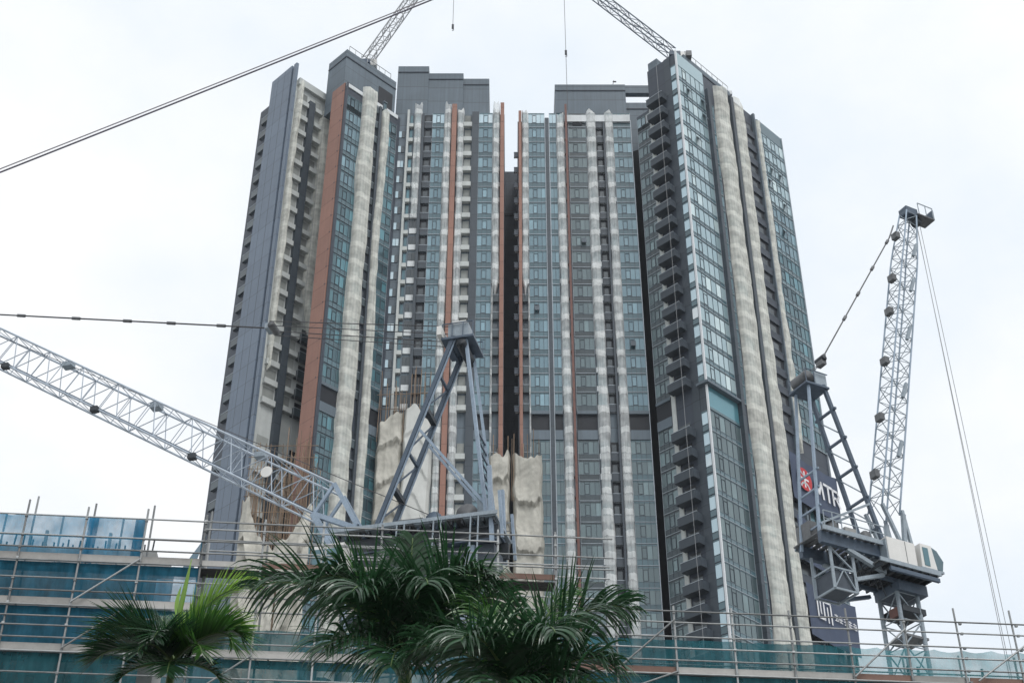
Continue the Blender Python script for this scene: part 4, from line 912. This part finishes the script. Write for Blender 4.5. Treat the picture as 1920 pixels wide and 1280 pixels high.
# counterweight cage below the deck
B.blk('counterweight', -6.3, -4.7, -0.85, 0.85, 40.35, 41.6, 'counterweight_grey')
for a in (-6.4, -4.6):
    for b in (-0.95, 0.95): B.bar('cage_post', (a, b, 40.25), (a, b, 43.1), 0.09, 'crane_grey')
for z in (40.25, 41.7):
    for b in (-0.95, 0.95): B.bar('cage_rail', (-6.4, b, z), (-4.6, b, z), 0.06, 'crane_grey')
    for a in (-6.4, -4.6): B.bar('cage_rail', (a, -0.95, z), (a, 0.95, z), 0.06, 'crane_grey')
B.bar('cage_brace', (-6.4, -0.95, 40.25), (-5.5, -0.95, 41.7), 0.04, 'crane_grey'); B.bar('cage_brace', (-4.6, -0.95, 40.25), (-5.5, -0.95, 41.7), 0.04, 'crane_grey'); B.bar('cage_brace', (-6.4, -0.95, 43.1), (-4.6, -0.95, 41.7), 0.05, 'crane_grey')
B.bar('cage_arm', (-4.6, -0.95, 41.2), (-2.4, -1.2, 41.9), 0.12, 'crane_grey'); B.bar('cage_arm', (-4.6, 0.95, 40.5), (-1.8, 1.0, 41.4), 0.12, 'crane_slate')
# jib
JB0, JB1 = (-0.3, 47.4), (7.9, 77.0)
B.lattice(JB0, JB1, lambda t: 0.70 if t < 0.85 else 0.70 - 1.8 * (t - 0.85), lambda t: 1.5 if t < 0.8 else 1.5 - 2.4 * (t - 0.8), None, 24, 0.07, 0.035, 'crane_blue', 'jib', 'crane_grey')
for b in (-0.85, 0.85):
    B.bar('jib_foot', (0.6, b, 47.2), (0.2, b, 44.2), 0.13, 'crane_grey'); B.bar('jib_foot', (-1.15, b, 47.6), (0.2, b, 44.3), 0.11, 'crane_grey'); B.bar('jib_knee', (0.55, b, 47.5), (1.0, b, 44.0), 0.1, 'crane_grey')
for t in (0.1, 0.27, 0.45, 0.62, 0.74, 0.9):
    a, z = JB0[0] + 8.2 * t, JB0[1] + 29.6 * t; B.blk('jib_bracket', a - 1.25, a - 0.85, -0.3, 0.3, z - 0.2, z + 0.35, 'machine_grey')
for t in (0.18, 0.36, 0.55, 0.72, 0.85): 
    a, z = JB0[0] + 8.2 * t, JB0[1] + 29.6 * t; B.bar('jib_stay', (a, -0.8, z - 0.8), (a + 0.6, -0.8, z + 0.6), 0.11, 'crane_grey')
B.blk('tip_head', 7.4, 8.6, -0.45, 0.45, 76.9, 77.6, 'crane_slate'); B.blk('tip_platform', 8.5, 10.2, -0.6, 0.6, 77.0, 77.1, 'machine_grey'); B.blk('tip_panel', 10.2, 10.26, -0.6, 0.6, 77.0, 78.1, 'crane_slate')
for a in (8.6, 9.4, 10.15):
    for b in (-0.6, 0.6): B.bar('tip_rail_post', (a, b, 77.1), (a, b, 78.2), 0.03, 'crane_grey')
for b in (-0.6, 0.6): B.bar('tip_rail', (8.6, b, 78.2), (10.2, b, 78.2), 0.03, 'crane_grey')
B.bar('tip_sheave', (8.7, -0.3, 76.6), (8.7, 0.3, 76.6), 0.4, 'crane_dark', 10)
B.bar('pendant', (-3.6, 0, 59.3), (5.3, 0, 73.7), 0.055, 'rope', 6); B.bar('pendant', (5.3, 0, 73.7), (6.0, 0, 75.2), 0.07, 'machine_grey', 6)
for t in (0.0, 0.3, 0.5, 0.72, 0.96): B.bar('pendant_link', (-3.6 + 8.9 * t - 0.13, 0, 59.3 + 14.4 * t - 0.2), (-3.6 + 8.9 * t + 0.13, 0, 59.3 + 14.4 * t + 0.2), 0.13, 'machine_grey', 6)
B.blk('luffing_block', -4.1, -3.7, -0.35, 0.35, 58.4, 58.8, 'machine_grey'); B.bar('luffing_sheave', (-3.9, -0.4, 58.9), (-3.9, 0.4, 58.9), 0.25, 'crane_dark', 10)
for b in (-0.5, 0.5): B.bar('luffing_rope', (-5.9, b, 56.9), (-3.9, b, 58.5), 0.03, 'rope', 5)
for a, b in ((8.55, -0.15), (8.85, 0.15), (9.05, 0.0)): B.bar('hoist_rope', (a, b, 76.6), (8.9 + (a - 8.9) * 2.0, b, 26.0), 0.016, 'rope_pale', 4)
B.blk('hook_block', 8.7, 9.2, -0.2, 0.2, 25.0, 26.0, 'machine_grey')

# --- rooftop cranes, only their jibs seen
def roof_crane(p0, p1, up, label, m, ml, seed, post):
    p0, p1 = Vector(p0), Vector(p1)
    e = empty('roof_crane', tuple(post), label, 'crane', 'cranes on the tower roofs')
    t = (p1 - p0).normalized(); side = t.cross(Vector((0, 1, 0.2))).normalized(); dep = t.cross(side).normalized(); n = 16
    st = [[p0.lerp(p1, i / n) + side * sx + dep * dx for sx, dx in ((-0.75, -0.7), (0.75, -0.7), (0.75, 0.7), (-0.75, 0.7))] for i in range(n + 1)]
    for k in range(4): rod('jib_chord', st[0][k], st[n][k], 0.11, m, e)
    for i in range(n):
        for k in range(4):
            q = (k + 1) % 4; rod('jib_lacing', st[i][k if i % 2 else q], st[i + 1][q if i % 2 else k], 0.06, ml, e, 5); rod('jib_lacing', st[i + 1][k], st[i + 1][q], 0.05, ml, e, 5)
    pv = Vector(post); rod('post', pv, (pv.x, pv.y, p0.z), 0.5, 'crane_slate', e, 4)
    mb = MB().box((-0.9, -0.9, p0.z - pv.z - 0.7), (0.9, 0.9, p0.z - pv.z + 0.1), 'crane_slate'); mb.build('turntable', e)
    mb = MB().box((0.9, 0.2, p0.z - pv.z - 0.2), (1.9, 1.4, p0.z - pv.z + 1.1), 'crane_white'); mb.build('cab', e)
    return e
RC1 = roof_crane((-24.4, 168.2, 176.4), (-8.5, 171.0, 215.5), 1, 'pale lattice crane jib rising above the left tower roof', 'rope_pale', 'rope_pale', 1, (-24.6, 168.4, 174.0))
RC2 = roof_crane((26.2, 163.6, 173.6), (-3.0, 164.5, 209.0), 1, 'dark blue lattice crane jib rising from the right tower roof', 'crane_slate', 'crane_slate', 2, (26.6, 164.0, 168.8))
# hoist ropes with hooks
def hanging(p, z1, z2, label, bl):
    e = empty('crane_hook', (p[0], p[1], z2), label, 'crane hook')
    rod('rope', (p[0], p[1], z2), (p[0], p[1], z1), 0.045, 'rope', e, 5)
    if bl:
        mb = MB().box((-0.18, -0.15, bl - 0.6 - z2), (0.18, 0.15, bl + 0.3 - z2), 'crane_dark'); mb.build('hook_block', e)
        mb = MB().tube([(0, 0, bl - 0.6 - z2), (0.18, 0, bl - 0.9 - z2), (0.1, 0, bl - 1.2 - z2), (-0.12, 0, bl - 1.1 - z2)], 0.06, 'crane_dark', 5); mb.build('hook', e)
    return e
hanging((-10.1, 168.0), 212, 184.0, 'thin crane rope with a small end weight above the left tower roof', 184.9)
hanging((8.95, 166.0), 205, 163.2, 'crane rope with a dark hook block above the roof of the right tower', 176.5)

# roof clutter
rc = empty('roof_plant', (30, 166, 172.6), 'small plant units and railings on the roof of the angled wing', 'roof plant')
for i, (a, b, w, h) in enumerate(((0.5, 1.0, 1.4, 1.0), (3.0, 2.0, 1.0, 1.5), (5.2, 0.6, 1.8, 0.8), (-1.6, -1.4, 0.9, 1.1))): MB().box((a, b + a, 0), (a + w, b + a + 1.2, h), 'machine_grey' if i % 2 else 'white_panel').build('plant_unit', rc)
for i in range(9): rod('rail_post', (28.2 + i, 163.2 + i, 172.6), (28.2 + i, 163.2 + i, 173.7), 0.04, 'galv', rc, 4)
rod('rail', (28.2, 163.2, 173.7), (36.2, 171.2, 173.7), 0.04, 'galv', rc, 4)
an = empty('antenna', (17.2, 174.6, 177), 'small tilted antenna on the roof block of the right tower', 'antenna')
rod('mast', (17.2, 174.6, 177), (17.5, 174.6, 178.6), 0.05, 'rope', an, 5); MB().box((0.1, -0.1, 1.2), (0.7, 0.1, 1.35), 'rope').build('head', an)
lr = empty('roof_railing', (-24.5, 165.6, 174), 'thin railing posts beside the crane on the left tower roof', 'railing')
for i in range(8): rod('post', (-26.6 + i * 0.9, 163.4 + i * 0.9, 174), (-26.6 + i * 0.9, 163.4 + i * 0.9, 175.1), 0.04, 'galv', lr, 4)
rod('rail', (-26.6, 163.4, 175.1), (-20.3, 169.7, 175.1), 0.04, 'galv', lr, 4)

# ---------------------------------------------------------------- scaffolding in the middle distance
SCA = math.atan(0.093)
FS = Frame(0, 54.3, math.degrees(SCA))
UPS = [-20.2 - 2.45 * 3 + 2.45 * k for k in range(26)]            # uprights along the run
LIFT = [19.8, 21.75, 23.7, 25.65, 27.6]
def SP(x, y, z): return FS.p(x, -y, z)                           # y: depth behind the front row
def net_panel(par, x0, x1, z0, z1, m, seed, y=0.20, bel=0.09, scallop=0.0):
    mb = MB(); mb.smooth = True; nx, nzz = 18, 12
    for j in range(nzz + 1):
        for i in range(nx + 1):
            a, t = i / nx, j / nzz; x = x0 + (x1 - x0) * a; z = z0 + (z1 - z0) * t
            z -= scallop * abs(math.sin(a * math.pi * 2)) * t ** 3
            yy = y + bel * (noise.noise(Vector((x * 0.9, z * 0.7, seed))) + 0.6 * noise.noise(Vector((x * 2.6 + z * 1.2, z * 1.0, seed + 4))) + 0.4 * noise.noise(Vector((x * 6, z * 2.5, seed + 8)))) * (0.25 + math.sin(math.pi * a))
            mb.v.append(tuple(SP(x, yy, z) - par.location))
    k = mb.mi(m)
    for j in range(nzz):
        for i in range(nx): q = j * (nx + 1) + i; mb.f.append((q, q + 1, q + nx + 2, q + nx + 1)); mb.m.append(k)
    return mb.build('debris_net', par)
def board(par, x0, x1, z, m, name='toe_board', hh=0.30):
    pts = [SP(x0, 0.06, z), SP(x1, 0.06, z), SP(x1, 0.12, z), SP(x0, 0.12, z)]
    return MB().hexa([p - par.location for p in pts] + [p - par.location + Vector((0, 0, hh)) for p in pts], m).build(name, par)
def deckp(par, x0, x1, z, m='underboard'):
    for k in range(4):
        y0 = 0.30 + k * 0.2; pts = [SP(x0, y0, z - 0.05), SP(x1, y0, z - 0.05), SP(x1, y0 + 0.19, z - 0.05), SP(x0, y0 + 0.19, z - 0.05)]
        MB().hexa([p - par.location for p in pts] + [p - par.location + Vector((0, 0, 0.05)) for p in pts], m).build('plank', par)
cpl = MB().box((-0.055, -0.06, -0.045), (0.055, 0.055, 0.045), 'galv').mesh('coupler')
def upright(par, x, z1, y=0.0, z0=0.0, lean=0.0):
    rod('standard', SP(x, y, z0), SP(x + lean, y, z1), 0.045, 'galv', par, 8)
def couplers(par, x, zs, y=0.0):
    for z in zs:
        p = SP(x, y - 0.02, z) - par.location; o = link('coupler', cpl, par, p, FS.a)
def ledger(par, x0, x1, z, y=-0.06, r=0.036, dz=0.0): rod('ledger', SP(x0, y, z), SP(x1, y, z + dz), r, 'galv', par, 8)

SL = empty('scaffold', tuple(SP(UPS[1], 0, 0)), 'tube scaffold clad in blue green nets with pale toe boards, at the far left', 'scaffold')
SM = empty('scaffold', tuple(SP(UPS[6], 0, 0)), 'open tube scaffold with bare guard rails behind the palm crowns', 'scaffold')
SR = empty('scaffold', tuple(SP(UPS[12], 0, 0)), 'tube scaffold with teal nets and rusty toe boards, at the lower right', 'scaffold')
iL = [0, 1, 2, 3, 4, 5]; iM = [6, 7, 8, 9, 10, 11, 12]; iR = list(range(13, 21))
# left run
for i in iL + [6]:
    top = 29.9 + (0.9 if i != 6 else 0.9) + random.uniform(-0.1, 0.3)
    if i == 6: top = 30.6
    upright(SL, UPS[i], top - 0.7, 0.0); upright(SL, UPS[i] + 0.05, top, 1.0)
    couplers(SL, UPS[i], [21.75, 22.2, 22.75, 23.7, 24.2, 24.75, 25.65, 26.2, 26.7, 27.6, 28.1, 28.65, 29.5])
for x in (UPS[2] + 1.35, UPS[4] + 1.3, UPS[3] + 1.25): upright(SL, x, 30.1, 1.0, 27.6)
XA, XB = UPS[0], UPS[6]
for z in (21.9, 22.2, 22.75, 23.62, 24.2, 24.7, 25.1, 25.57, 26.2, 26.75, 27.52, 28.1, 28.65): ledger(SL, XA, XB, z)
ledger(SL, XA, XB, 29.55); ledger(SL, XA, XB, 29.15, 1.0); 
for z in (23.7, 25.65, 27.6):
    for k in range(0, 6): board(SL, UPS[k] + 0.03, UPS[k + 1] - 0.03, z, 'plank_grey'); deckp(SL, UPS[k], UPS[k + 1], z)
rod('brace', SP(UPS[4], -0.12, 25.7), SP(UPS[5], -0.12, 27.7), 0.04, 'galv', SL, 8); rod('brace', SP(UPS[4], -0.12, 23.75), SP(UPS[5] + 0.0, -0.12, 25.75), 0.04, 'galv', SL, 8)
rod('brace', SP(UPS[2], -0.12, 21.8), SP(UPS[3], -0.12, 23.8), 0.04, 'galv', SL, 8); rod('brace', SP(UPS[0], -0.12, 25.7), SP(UPS[1], -0.12, 27.7), 0.04, 'galv', SL, 8)
for k in range(5):
    for q, (z0, z1) in enumerate(((18, 21.75), (21.75, 23.65), (23.7, 25.6), (25.65, 27.55))): net_panel(SL, UPS[k], UPS[k + 1], z0, z1, 'debris_blue' if z0 > 23 else 'debris_teal', k * 3.1 + q * 1.7)
    net_panel(SL, UPS[k], UPS[k + 1], 27.6, 29.72, 'debris_thin', k * 2.3, scallop=0.06)
net_panel(SL, UPS[4] + 0.05, UPS[4] + 0.45, 27.6, 29.7, 'debris_thin', 44, 0.28); net_panel(SL, UPS[4] + 1.95, UPS[5] - 0.02, 27.6, 29.7, 'debris_blue', 45, 0.28)
# last left bay: sky seen past the end of the building
net_panel(SL, UPS[5], UPS[6], 27.0, 27.55, 'debris_blue', 51); net_panel(SL, UPS[5], UPS[5] + 0.75, 23.7, 27.0, 'debris_blue', 52); net_panel(SL, UPS[5] + 0.75, UPS[6], 25.7, 27.0, 'debris_thin', 53); net_panel(SL, UPS[5], UPS[6], 25.0, 25.65, 'debris_teal', 54); net_panel(SL, UPS[5] + 0.0, UPS[5] + 0.55, 21.7, 25.0, 'debris_teal', 55); net_panel(SL, UPS[5] + 1.5, UPS[6], 18, 24.6, 'debris_teal', 56)
fl = MB(); P0 = [SP(UPS[6] - 0.05, 0.9, 29.4), SP(UPS[6] - 0.95, 0.9, 27.7), SP(UPS[6] - 0.45, 0.95, 27.65)]; fl.poly([p - SL.location for p in P0], 'debris_blue'); fl.build('loose_net_corner', SL)
# middle run
for i in iM:
    upright(SM, UPS[i], 29.8, 0.0); upright(SM, UPS[i] + 0.1, 29.1, 1.0)
    couplers(SM, UPS[i], [24.2, 25.65, 26.2, 26.7, 27.6, 28.1, 28.65, 29.15, 29.6])
XA, XB = UPS[6], UPS[13]
for z in (22.2, 22.75, 23.62, 24.2, 24.7, 25.57, 26.2, 26.75, 28.1, 28.65, 29.55): ledger(SM, XA, XB, z)
ledger(SM, XA, UPS[11], 29.2); ledger(SM, XA, XB, 28.2, 1.0); ledger(SM, XA, XB, 28.75, 1.0); ledger(SM, XA, UPS[10], 29.25, 1.0)
for k in range(6, 12):
    board(SM, UPS[k] + 0.03, UPS[k + 1] - 0.03, 27.6, 'plank_rust' if k in (7, 11) else 'plank_grey', hh=0.24); deckp(SM, UPS[k], UPS[k + 1], 27.6)
    if k < 9: board(SM, UPS[k] + 0.03, UPS[k + 1] - 0.03, 23.7, 'plank_grey')
    deckp(SM, UPS[k], UPS[k + 1], 23.7)
    net_panel(SM, UPS[k], UPS[k + 1], 23.75, 24.9, 'debris_teal', k * 1.3); net_panel(SM, UPS[k], UPS[k + 1], 18, 23.65, 'debris_teal', k * 1.9)
rod('brace', SP(UPS[7] + 0.3, -0.12, 25.7), SP(UPS[8], -0.12, 27.5), 0.04, 'galv', SM, 8); rod('brace', SP(UPS[6], -0.12, 21.8), SP(UPS[7], -0.12, 23.7), 0.04, 'galv', SM, 8); rod('brace', SP(UPS[10], -0.12, 25.7), SP(UPS[11], -0.12, 27.5), 0.04, 'galv', SM, 8)
rod('standard', SP(UPS[11] + 0.9, 1.1, 25), SP(UPS[11] + 0.9, 1.1, 27.7), 0.035, 'bamboo', SM); rod('standard', SP(UPS[7] + 0.6, 1.1, 24), SP(UPS[7] + 0.6, 1.1, 27.3), 0.04, 'bamboo', SM)
# right run
tops = {13: 26.6, 14: 26.6, 15: 26.6, 16: 26.6, 17: 26.8, 18: 26.4, 19: 27.0, 20: 27.0}
for i in iR:
    upright(SR, UPS[i], tops[i], 0.0, lean=-0.18 if i >= 19 else 0); upright(SR, UPS[i] + 0.1, 25.3, 1.0)
    couplers(SR, UPS[i], [22.2, 22.75, 23.7, 24.2, 24.75, 25.2, 25.85, 26.3])
XA, XB = UPS[13], UPS[20] + 1.6
for z in (21.9, 22.4, 23.62, 24.2, 24.72, 25.85, 26.35): ledger(SR, XA, XB, z)
ledger(SR, XA, XB, 25.22); ledger(SR, XA, XB, 24.45, 1.0); ledger(SR, XA, XB, 24.0, 1.0)
for k in range(12, 21):
    x1 = UPS[k + 1]
    board(SR, UPS[k] + 0.03, x1 - 0.03, 23.7, 'plank_rust' if k in (12, 13, 17, 19) else 'plank_grey', hh=0.26); deckp(SR, UPS[k], x1, 23.7)
    net_panel(SR, UPS[k], x1, 23.75, 25.2, 'debris_pale' if k >= 17 else 'debris_teal', k * 1.7, scallop=0.10 if k >= 17 else 0.02)
    net_panel(SR, UPS[k], x1, 18, 23.65, 'debris_teal', k * 2.1)
for a, b in ((13, 14), (17, 18)): rod('brace', SP(UPS[a] - 0.0, -0.12, 23.75), SP(UPS[b], -0.12, 25.95), 0.04, 'galv', SR, 8)
rod('brace', SP(UPS[12], -0.12, 21.8), SP(UPS[13] + 2.45, -0.12, 23.7), 0.04, 'galv', SR, 8); rod('brace', SP(UPS[19] + 0.3, -0.12, 23.75), SP(UPS[20] + 0.9, -0.12, 25.9), 0.04, 'galv', SR, 8)
for x in (UPS[18] + 0.4, UPS[18] + 0.85, UPS[19] + 1.2): rod('standard', SP(x, 1.4, 22), SP(x, 1.4, 24.9), 0.06, 'rebar', SR)

# concrete podium under construction behind the scaffold
pb = empty('podium_building', tuple(SP(-18, 8, 0)), 'grey concrete building under construction behind the blue green nets at far left', 'building')
def pbox(name, x0, x1, y0, y1, z0, z1, m='concrete', par=pb):
    pts = [SP(x0, y0, z0), SP(x1, y0, z0), SP(x1, y1, z0), SP(x0, y1, z0)]
    return MB().hexa([p - par.location for p in pts] + [p - par.location + Vector((0, 0, z1 - z0)) for p in pts], m).build(name, par)
pbox('wall', -60, UPS[5] + 0.2, 2.3, 30, 0, 29.25); pbox('upstand', UPS[5] + 0.2, UPS[5] + 0.8, 2.3, 4, 0, 28.9)
pbox('slab', -60, 60, 2.3, 60, 0, 19.5)
for k in range(46):
    x = -28 + 12.8 * (k + random.random() * 0.8) / 46
    rod('starter_bar', SP(x, 2.7, 29.2), SP(x + random.uniform(-0.04, 0.04), 2.7, 29.5 + random.random() * 0.6), 0.03, 'rebar', pb, 4)
for x in (-25.4, -22.7, -20.0, -17.3): pbox('column_stub', x, x + 0.12, 2.6, 2.75, 29.2, 30.2)

# ---------------------------------------------------------------- palms
def frond(par, base, az, el, length, droop, leafl, m, seed, nl=46, stiff=0.2, width=0.019, updown=0.7, twist=0.0, fwd=0.45):
    rnd = random.Random(seed)
    hd = Vector((math.cos(az), math.sin(az), 0)); pts = []; p = Vector(base); e = el; n = 22; st = length / n
    for i in range(n + 1):
        pts.append(p.copy()); t = i / n
        p = p + (hd * math.cos(e) + Vector((0, 0, 1)) * math.sin(e)) * st
        e -= droop / n * (0.25 + 1.7 * t * t * 1.3)
    rc_ = MB(); rc_.smooth = True; rc_.tube([q - par.location for q in pts], [0.04 * (1 - 0.85 * i / n) + 0.005 for i in range(n + 1)], 'palm_stem', 5)
    fo = rc_.build('frond', par)
    lm = MB(); k = lm.mi(m); nl = int(nl * 1.75)
    for i in range(nl):
        t = 0.10 + 0.90 * (i + rnd.random() * 0.8) / nl; f = t * n; a = int(min(n - 1, f)); c = pts[a].lerp(pts[a + 1], f - a); tan = (pts[a + 1] - pts[a]).normalized()
        side0 = Vector((-hd.y, hd.x, 0)); upv = side0.cross(tan).normalized()
        if upv.z < 0: upv = -upv
        ln = leafl * (0.35 + 0.8 * math.sin(math.pi * min(1, t * 0.9 + 0.12)) ** 0.7) * rnd.uniform(0.75, 1.12)
        for sgn in (-1, 1):
            lift = rnd.uniform(-updown, updown) + 0.25
            d = side0 * sgn * math.cos(lift) + upv * math.sin(lift) + tan * (fwd + 0.7 * t + rnd.uniform(-0.15, 0.15))
            d.normalize(); pos = c.copy(); segs = 6; w0 = width * rnd.uniform(0.75, 1.25); b0 = len(lm.v)
            nrm = tan.cross(d); nrm = nrm.normalized() if nrm.length > 0.01 else upv
            g_ = (1 - stiff) * rnd.uniform(0.7, 1.3) * (0.35 if (lift > 0.45 and t < 0.7) else 1.0)
            for s_ in range(segs + 1):
                q = s_ / segs; wd = w0 * (1 - q ** 2.5) * (0.5 + 0.5 * min(1, q * 4)) + 0.001
                across = d.cross(nrm).normalized() * wd
                lm.v.append(tuple(pos + across - par.location)); lm.v.append(tuple(pos - across - par.location))
                pos = pos + d * (ln / segs); d = (d + Vector((0, 0, -1)) * g_ * (0.12 + 0.5 * q)).normalized()
            for s_ in range(segs): z = b0 + 2 * s_; lm.f.append((z, z + 1, z + 3, z + 2)); lm.m.append(k)
    lm.smooth = False
    tag(lm.build('leaflets', fo), kind='stuff')
    return fo
def palm(loc, crown_z, label, fronds, m, trunk_r=0.17, shaft=True):
    e = empty('palm_tree', (loc[0], loc[1], 0.13), label, 'palm tree')
    x, y = loc; tk = MB(); tk.smooth = True; n = 26
    tk.tube([(0.05 * math.sin(i * 0.7), 0.03 * math.cos(i), (crown_z - 1.3) * i / n) for i in range(n + 1)], [trunk_r * (1.25 - 0.35 * i / n + (0.03 if i % 2 else 0)) for i in range(n + 1)], 'palm_trunk', 12); tk.build('trunk', e)
    cs = MB(); cs.smooth = True; cs.tube([(0, 0, crown_z - 1.4), (0, 0, crown_z - 0.9), (0, 0, crown_z - 0.2), (0, 0, crown_z + 0.1)], [trunk_r * 0.95, trunk_r * 0.85, trunk_r * 0.5, trunk_r * 0.25], 'palm_stem', 10); cs.build('crownshaft', e)
    for i, q in enumerate(fronds): frond(e, (x, y, crown_z - 0.15), R(q[0]), R(q[1]), q[2], R(q[3]), q[4], q[6] if len(q) > 6 else m, i * 13 + int(crown_z * 7), nl=q[5] if len(q) > 5 else 46, **(q[7] if len(q) > 7 else {}))
    return e
# az: 0 right, 90 away, 180 left, 270 towards the camera
LG = dict(stiff=0.12, updown=0.55, width=0.027, fwd=0.45)
palm((-2.05, 26.0), 12.6, 'dark green palm with the tallest spear leaf, in the middle foreground', [
    (280, 86, 2.35, 12, 0.95, 44, 'palm_dark', LG), (176, 46, 3.7, 78, 1.55, 50, 'palm_dark', LG), (163, 68, 2.7, 100, 1.2, 44, 'palm_mid', LG), (205, 62, 2.6, 120, 1.25, 44, 'palm_dark', LG),
    (325, 66, 2.6, 130, 1.3, 46, 'palm_dark', LG), (20, 68, 2.6, 60, 1.0, 44, 'palm_mid', LG), (350, 48, 2.6, 100, 1.25, 44, 'palm_dark', LG), (285, 50, 2.3, 125, 1.3, 44, 'palm_dark', LG), (245, 40, 2.4, 110, 1.3, 44, 'palm_dark', LG),
    (300, 5, 2.0, 70, 1.2, 38, 'palm_dark', LG), (225, 5, 2.1, 70, 1.2, 38, 'palm_dark', LG), (265, -15, 1.9, 55, 1.2, 36, 'palm_dark', LG), (90, 60, 2.3, 80, 1.0, 40, 'palm_dark', LG)], 'palm_dark')
palm((0.1, 24.2), 10.95, 'dark green palm with one long frond arching to the right, in the middle foreground', [
    (4, 68, 3.1, 105, 1.2, 56, 'palm_dark', dict(stiff=0.12, updown=0.9, width=0.026, fwd=0.5)), (30, 76, 2.7, 45, 0.95, 46, 'palm_mid', LG), (150, 78, 2.5, 60, 0.95, 44, 'palm_mid', LG), (340, 40, 2.1, 110, 1.1, 44, 'palm_dark', LG), (195, 48, 2.3, 105, 1.15, 44, 'palm_dark', LG),
    (290, 48, 2.2, 120, 1.2, 44, 'palm_dark', LG), (240, 42, 2.2, 110, 1.2, 44, 'palm_dark', LG), (315, 5, 2.0, 70, 1.2, 38, 'palm_dark', LG), (260, 0, 1.9, 65, 1.2, 38, 'palm_dark', LG)], 'palm_dark')
SP_ = dict(stiff=0.82, updown=0.22, width=0.017, fwd=0.75)
palm((-7.55, 30.0), 14.05, 'light green young palm with an upright unopened leaf, at the lower left', [
    (8, 76, 2.8, 105, 0.85, 60, 'palm_light', SP_), (40, 80, 2.0, 70, 0.75, 48, 'palm_light', SP_), (352, 52, 2.0, 150, 1.1, 60, 'palm_mid', SP_), (15, 62, 2.0, 130, 0.9, 54, 'palm_light', SP_), (70, 70, 1.8, 60, 0.8, 46, 'palm_light', SP_), (175, 48, 1.9, 125, 1.15, 60, 'palm_mid', SP_), (195, 20, 1.8, 90, 1.15, 58, 'palm_dark', SP_), (140, 72, 1.6, 50, 0.6, 44, 'palm_dark', SP_),
    (310, 20, 1.5, 110, 0.9, 46, 'palm_mid', SP_), (250, 15, 1.5, 100, 0.9, 46, 'palm_dark', SP_), (280, -15, 1.4, 60, 0.9, 44, 'palm_dark', SP_), (340, -10, 1.5, 60, 0.85, 44, 'palm_dark', SP_), (215, -15, 1.4, 60, 0.9, 44, 'palm_dark', SP_), (200, 50, 1.9, 130, 1.15, 58, 'palm_dark', SP_), (335, 40, 1.9, 140, 1.1, 56, 'palm_mid', SP_), (265, 30, 1.6, 120, 1.0, 50, 'palm_dark', SP_)], 'palm_mid', 0.12)

spear = MB(); spear.smooth = True; lp = [o_ for o_ in COL.objects if o_.name.startswith('palm_tree')][-1]
spear.tube([(-0.08 + 0.02 * i, 0.0, 13.9 + 0.27 * i) for i in range(10)], [0.035, 0.04, 0.04, 0.045, 0.055, 0.06, 0.055, 0.045, 0.025, 0.005], 'palm_light', 7); spear.build('spear_leaf', lp)
bl = MB(); bl.smooth = True
for i in range(7): t_ = i / 6; w_ = 0.09 * math.sin(math.pi * (0.12 + 0.88 * t_)) ; bl.v += [(-0.04, -0.03, 15.0 + 0.75 * t_), (-0.04 - w_, -0.06, 14.85 + 0.75 * t_)]
k_ = bl.mi('palm_light')
for i in range(6): bl.f.append((2 * i, 2 * i + 1, 2 * i + 3, 2 * i + 2)); bl.m.append(k_)
bl.build('spear_blade', lp)

# ---------------------------------------------------------------- overhead cables
def cable(p, q, sag, r, m, label):
    p, q = Vector(p), Vector(q); mb = MB(); mb.smooth = True
    mb.tube([p.lerp(q, i / 30) - Vector((0, 0, sag * 4 * (i / 30) * (1 - i / 30))) for i in range(31)], r, m, 8)
    return tag(mb.build('overhead_cable'), label, 'cable', 'overhead cables crossing the sky')
cable(at(-900, 674, 16), at(1900, -452, 16), 0.18, 0.013, 'cable_black', 'dark overhead cable, lower of the pair crossing the upper left sky')
cable(at(-900, 666, 16.02), at(1900, -455, 16.02), 0.18, 0.009, 'cable_grey', 'thin grey overhead cable, upper of the pair crossing the upper left sky')

# ---------------------------------------------------------------- humid air
hz = MB().box((-260, -60, -1.0), (260, 420, 232), 'recess'); ho = hz.build('haze'); tag(ho, kind='stuff')
hm_ = bpy.data.materials.new('haze_air'); hm_.use_nodes = True; hn = hm_.node_tree; hn.nodes.clear()
ho_ = hn.nodes.new('ShaderNodeOutputMaterial'); pv_ = hn.nodes.new('ShaderNodeVolumePrincipled'); pv_.inputs['Color'].default_value = (0.9, 0.94, 1.0, 1); pv_.inputs['Density'].default_value = 0.00013; pv_.inputs['Anisotropy'].default_value = 0.2
hn.links.new(pv_.outputs[0], ho_.inputs['Volume']); ho.data.materials.clear(); ho.data.materials.append(hm_)
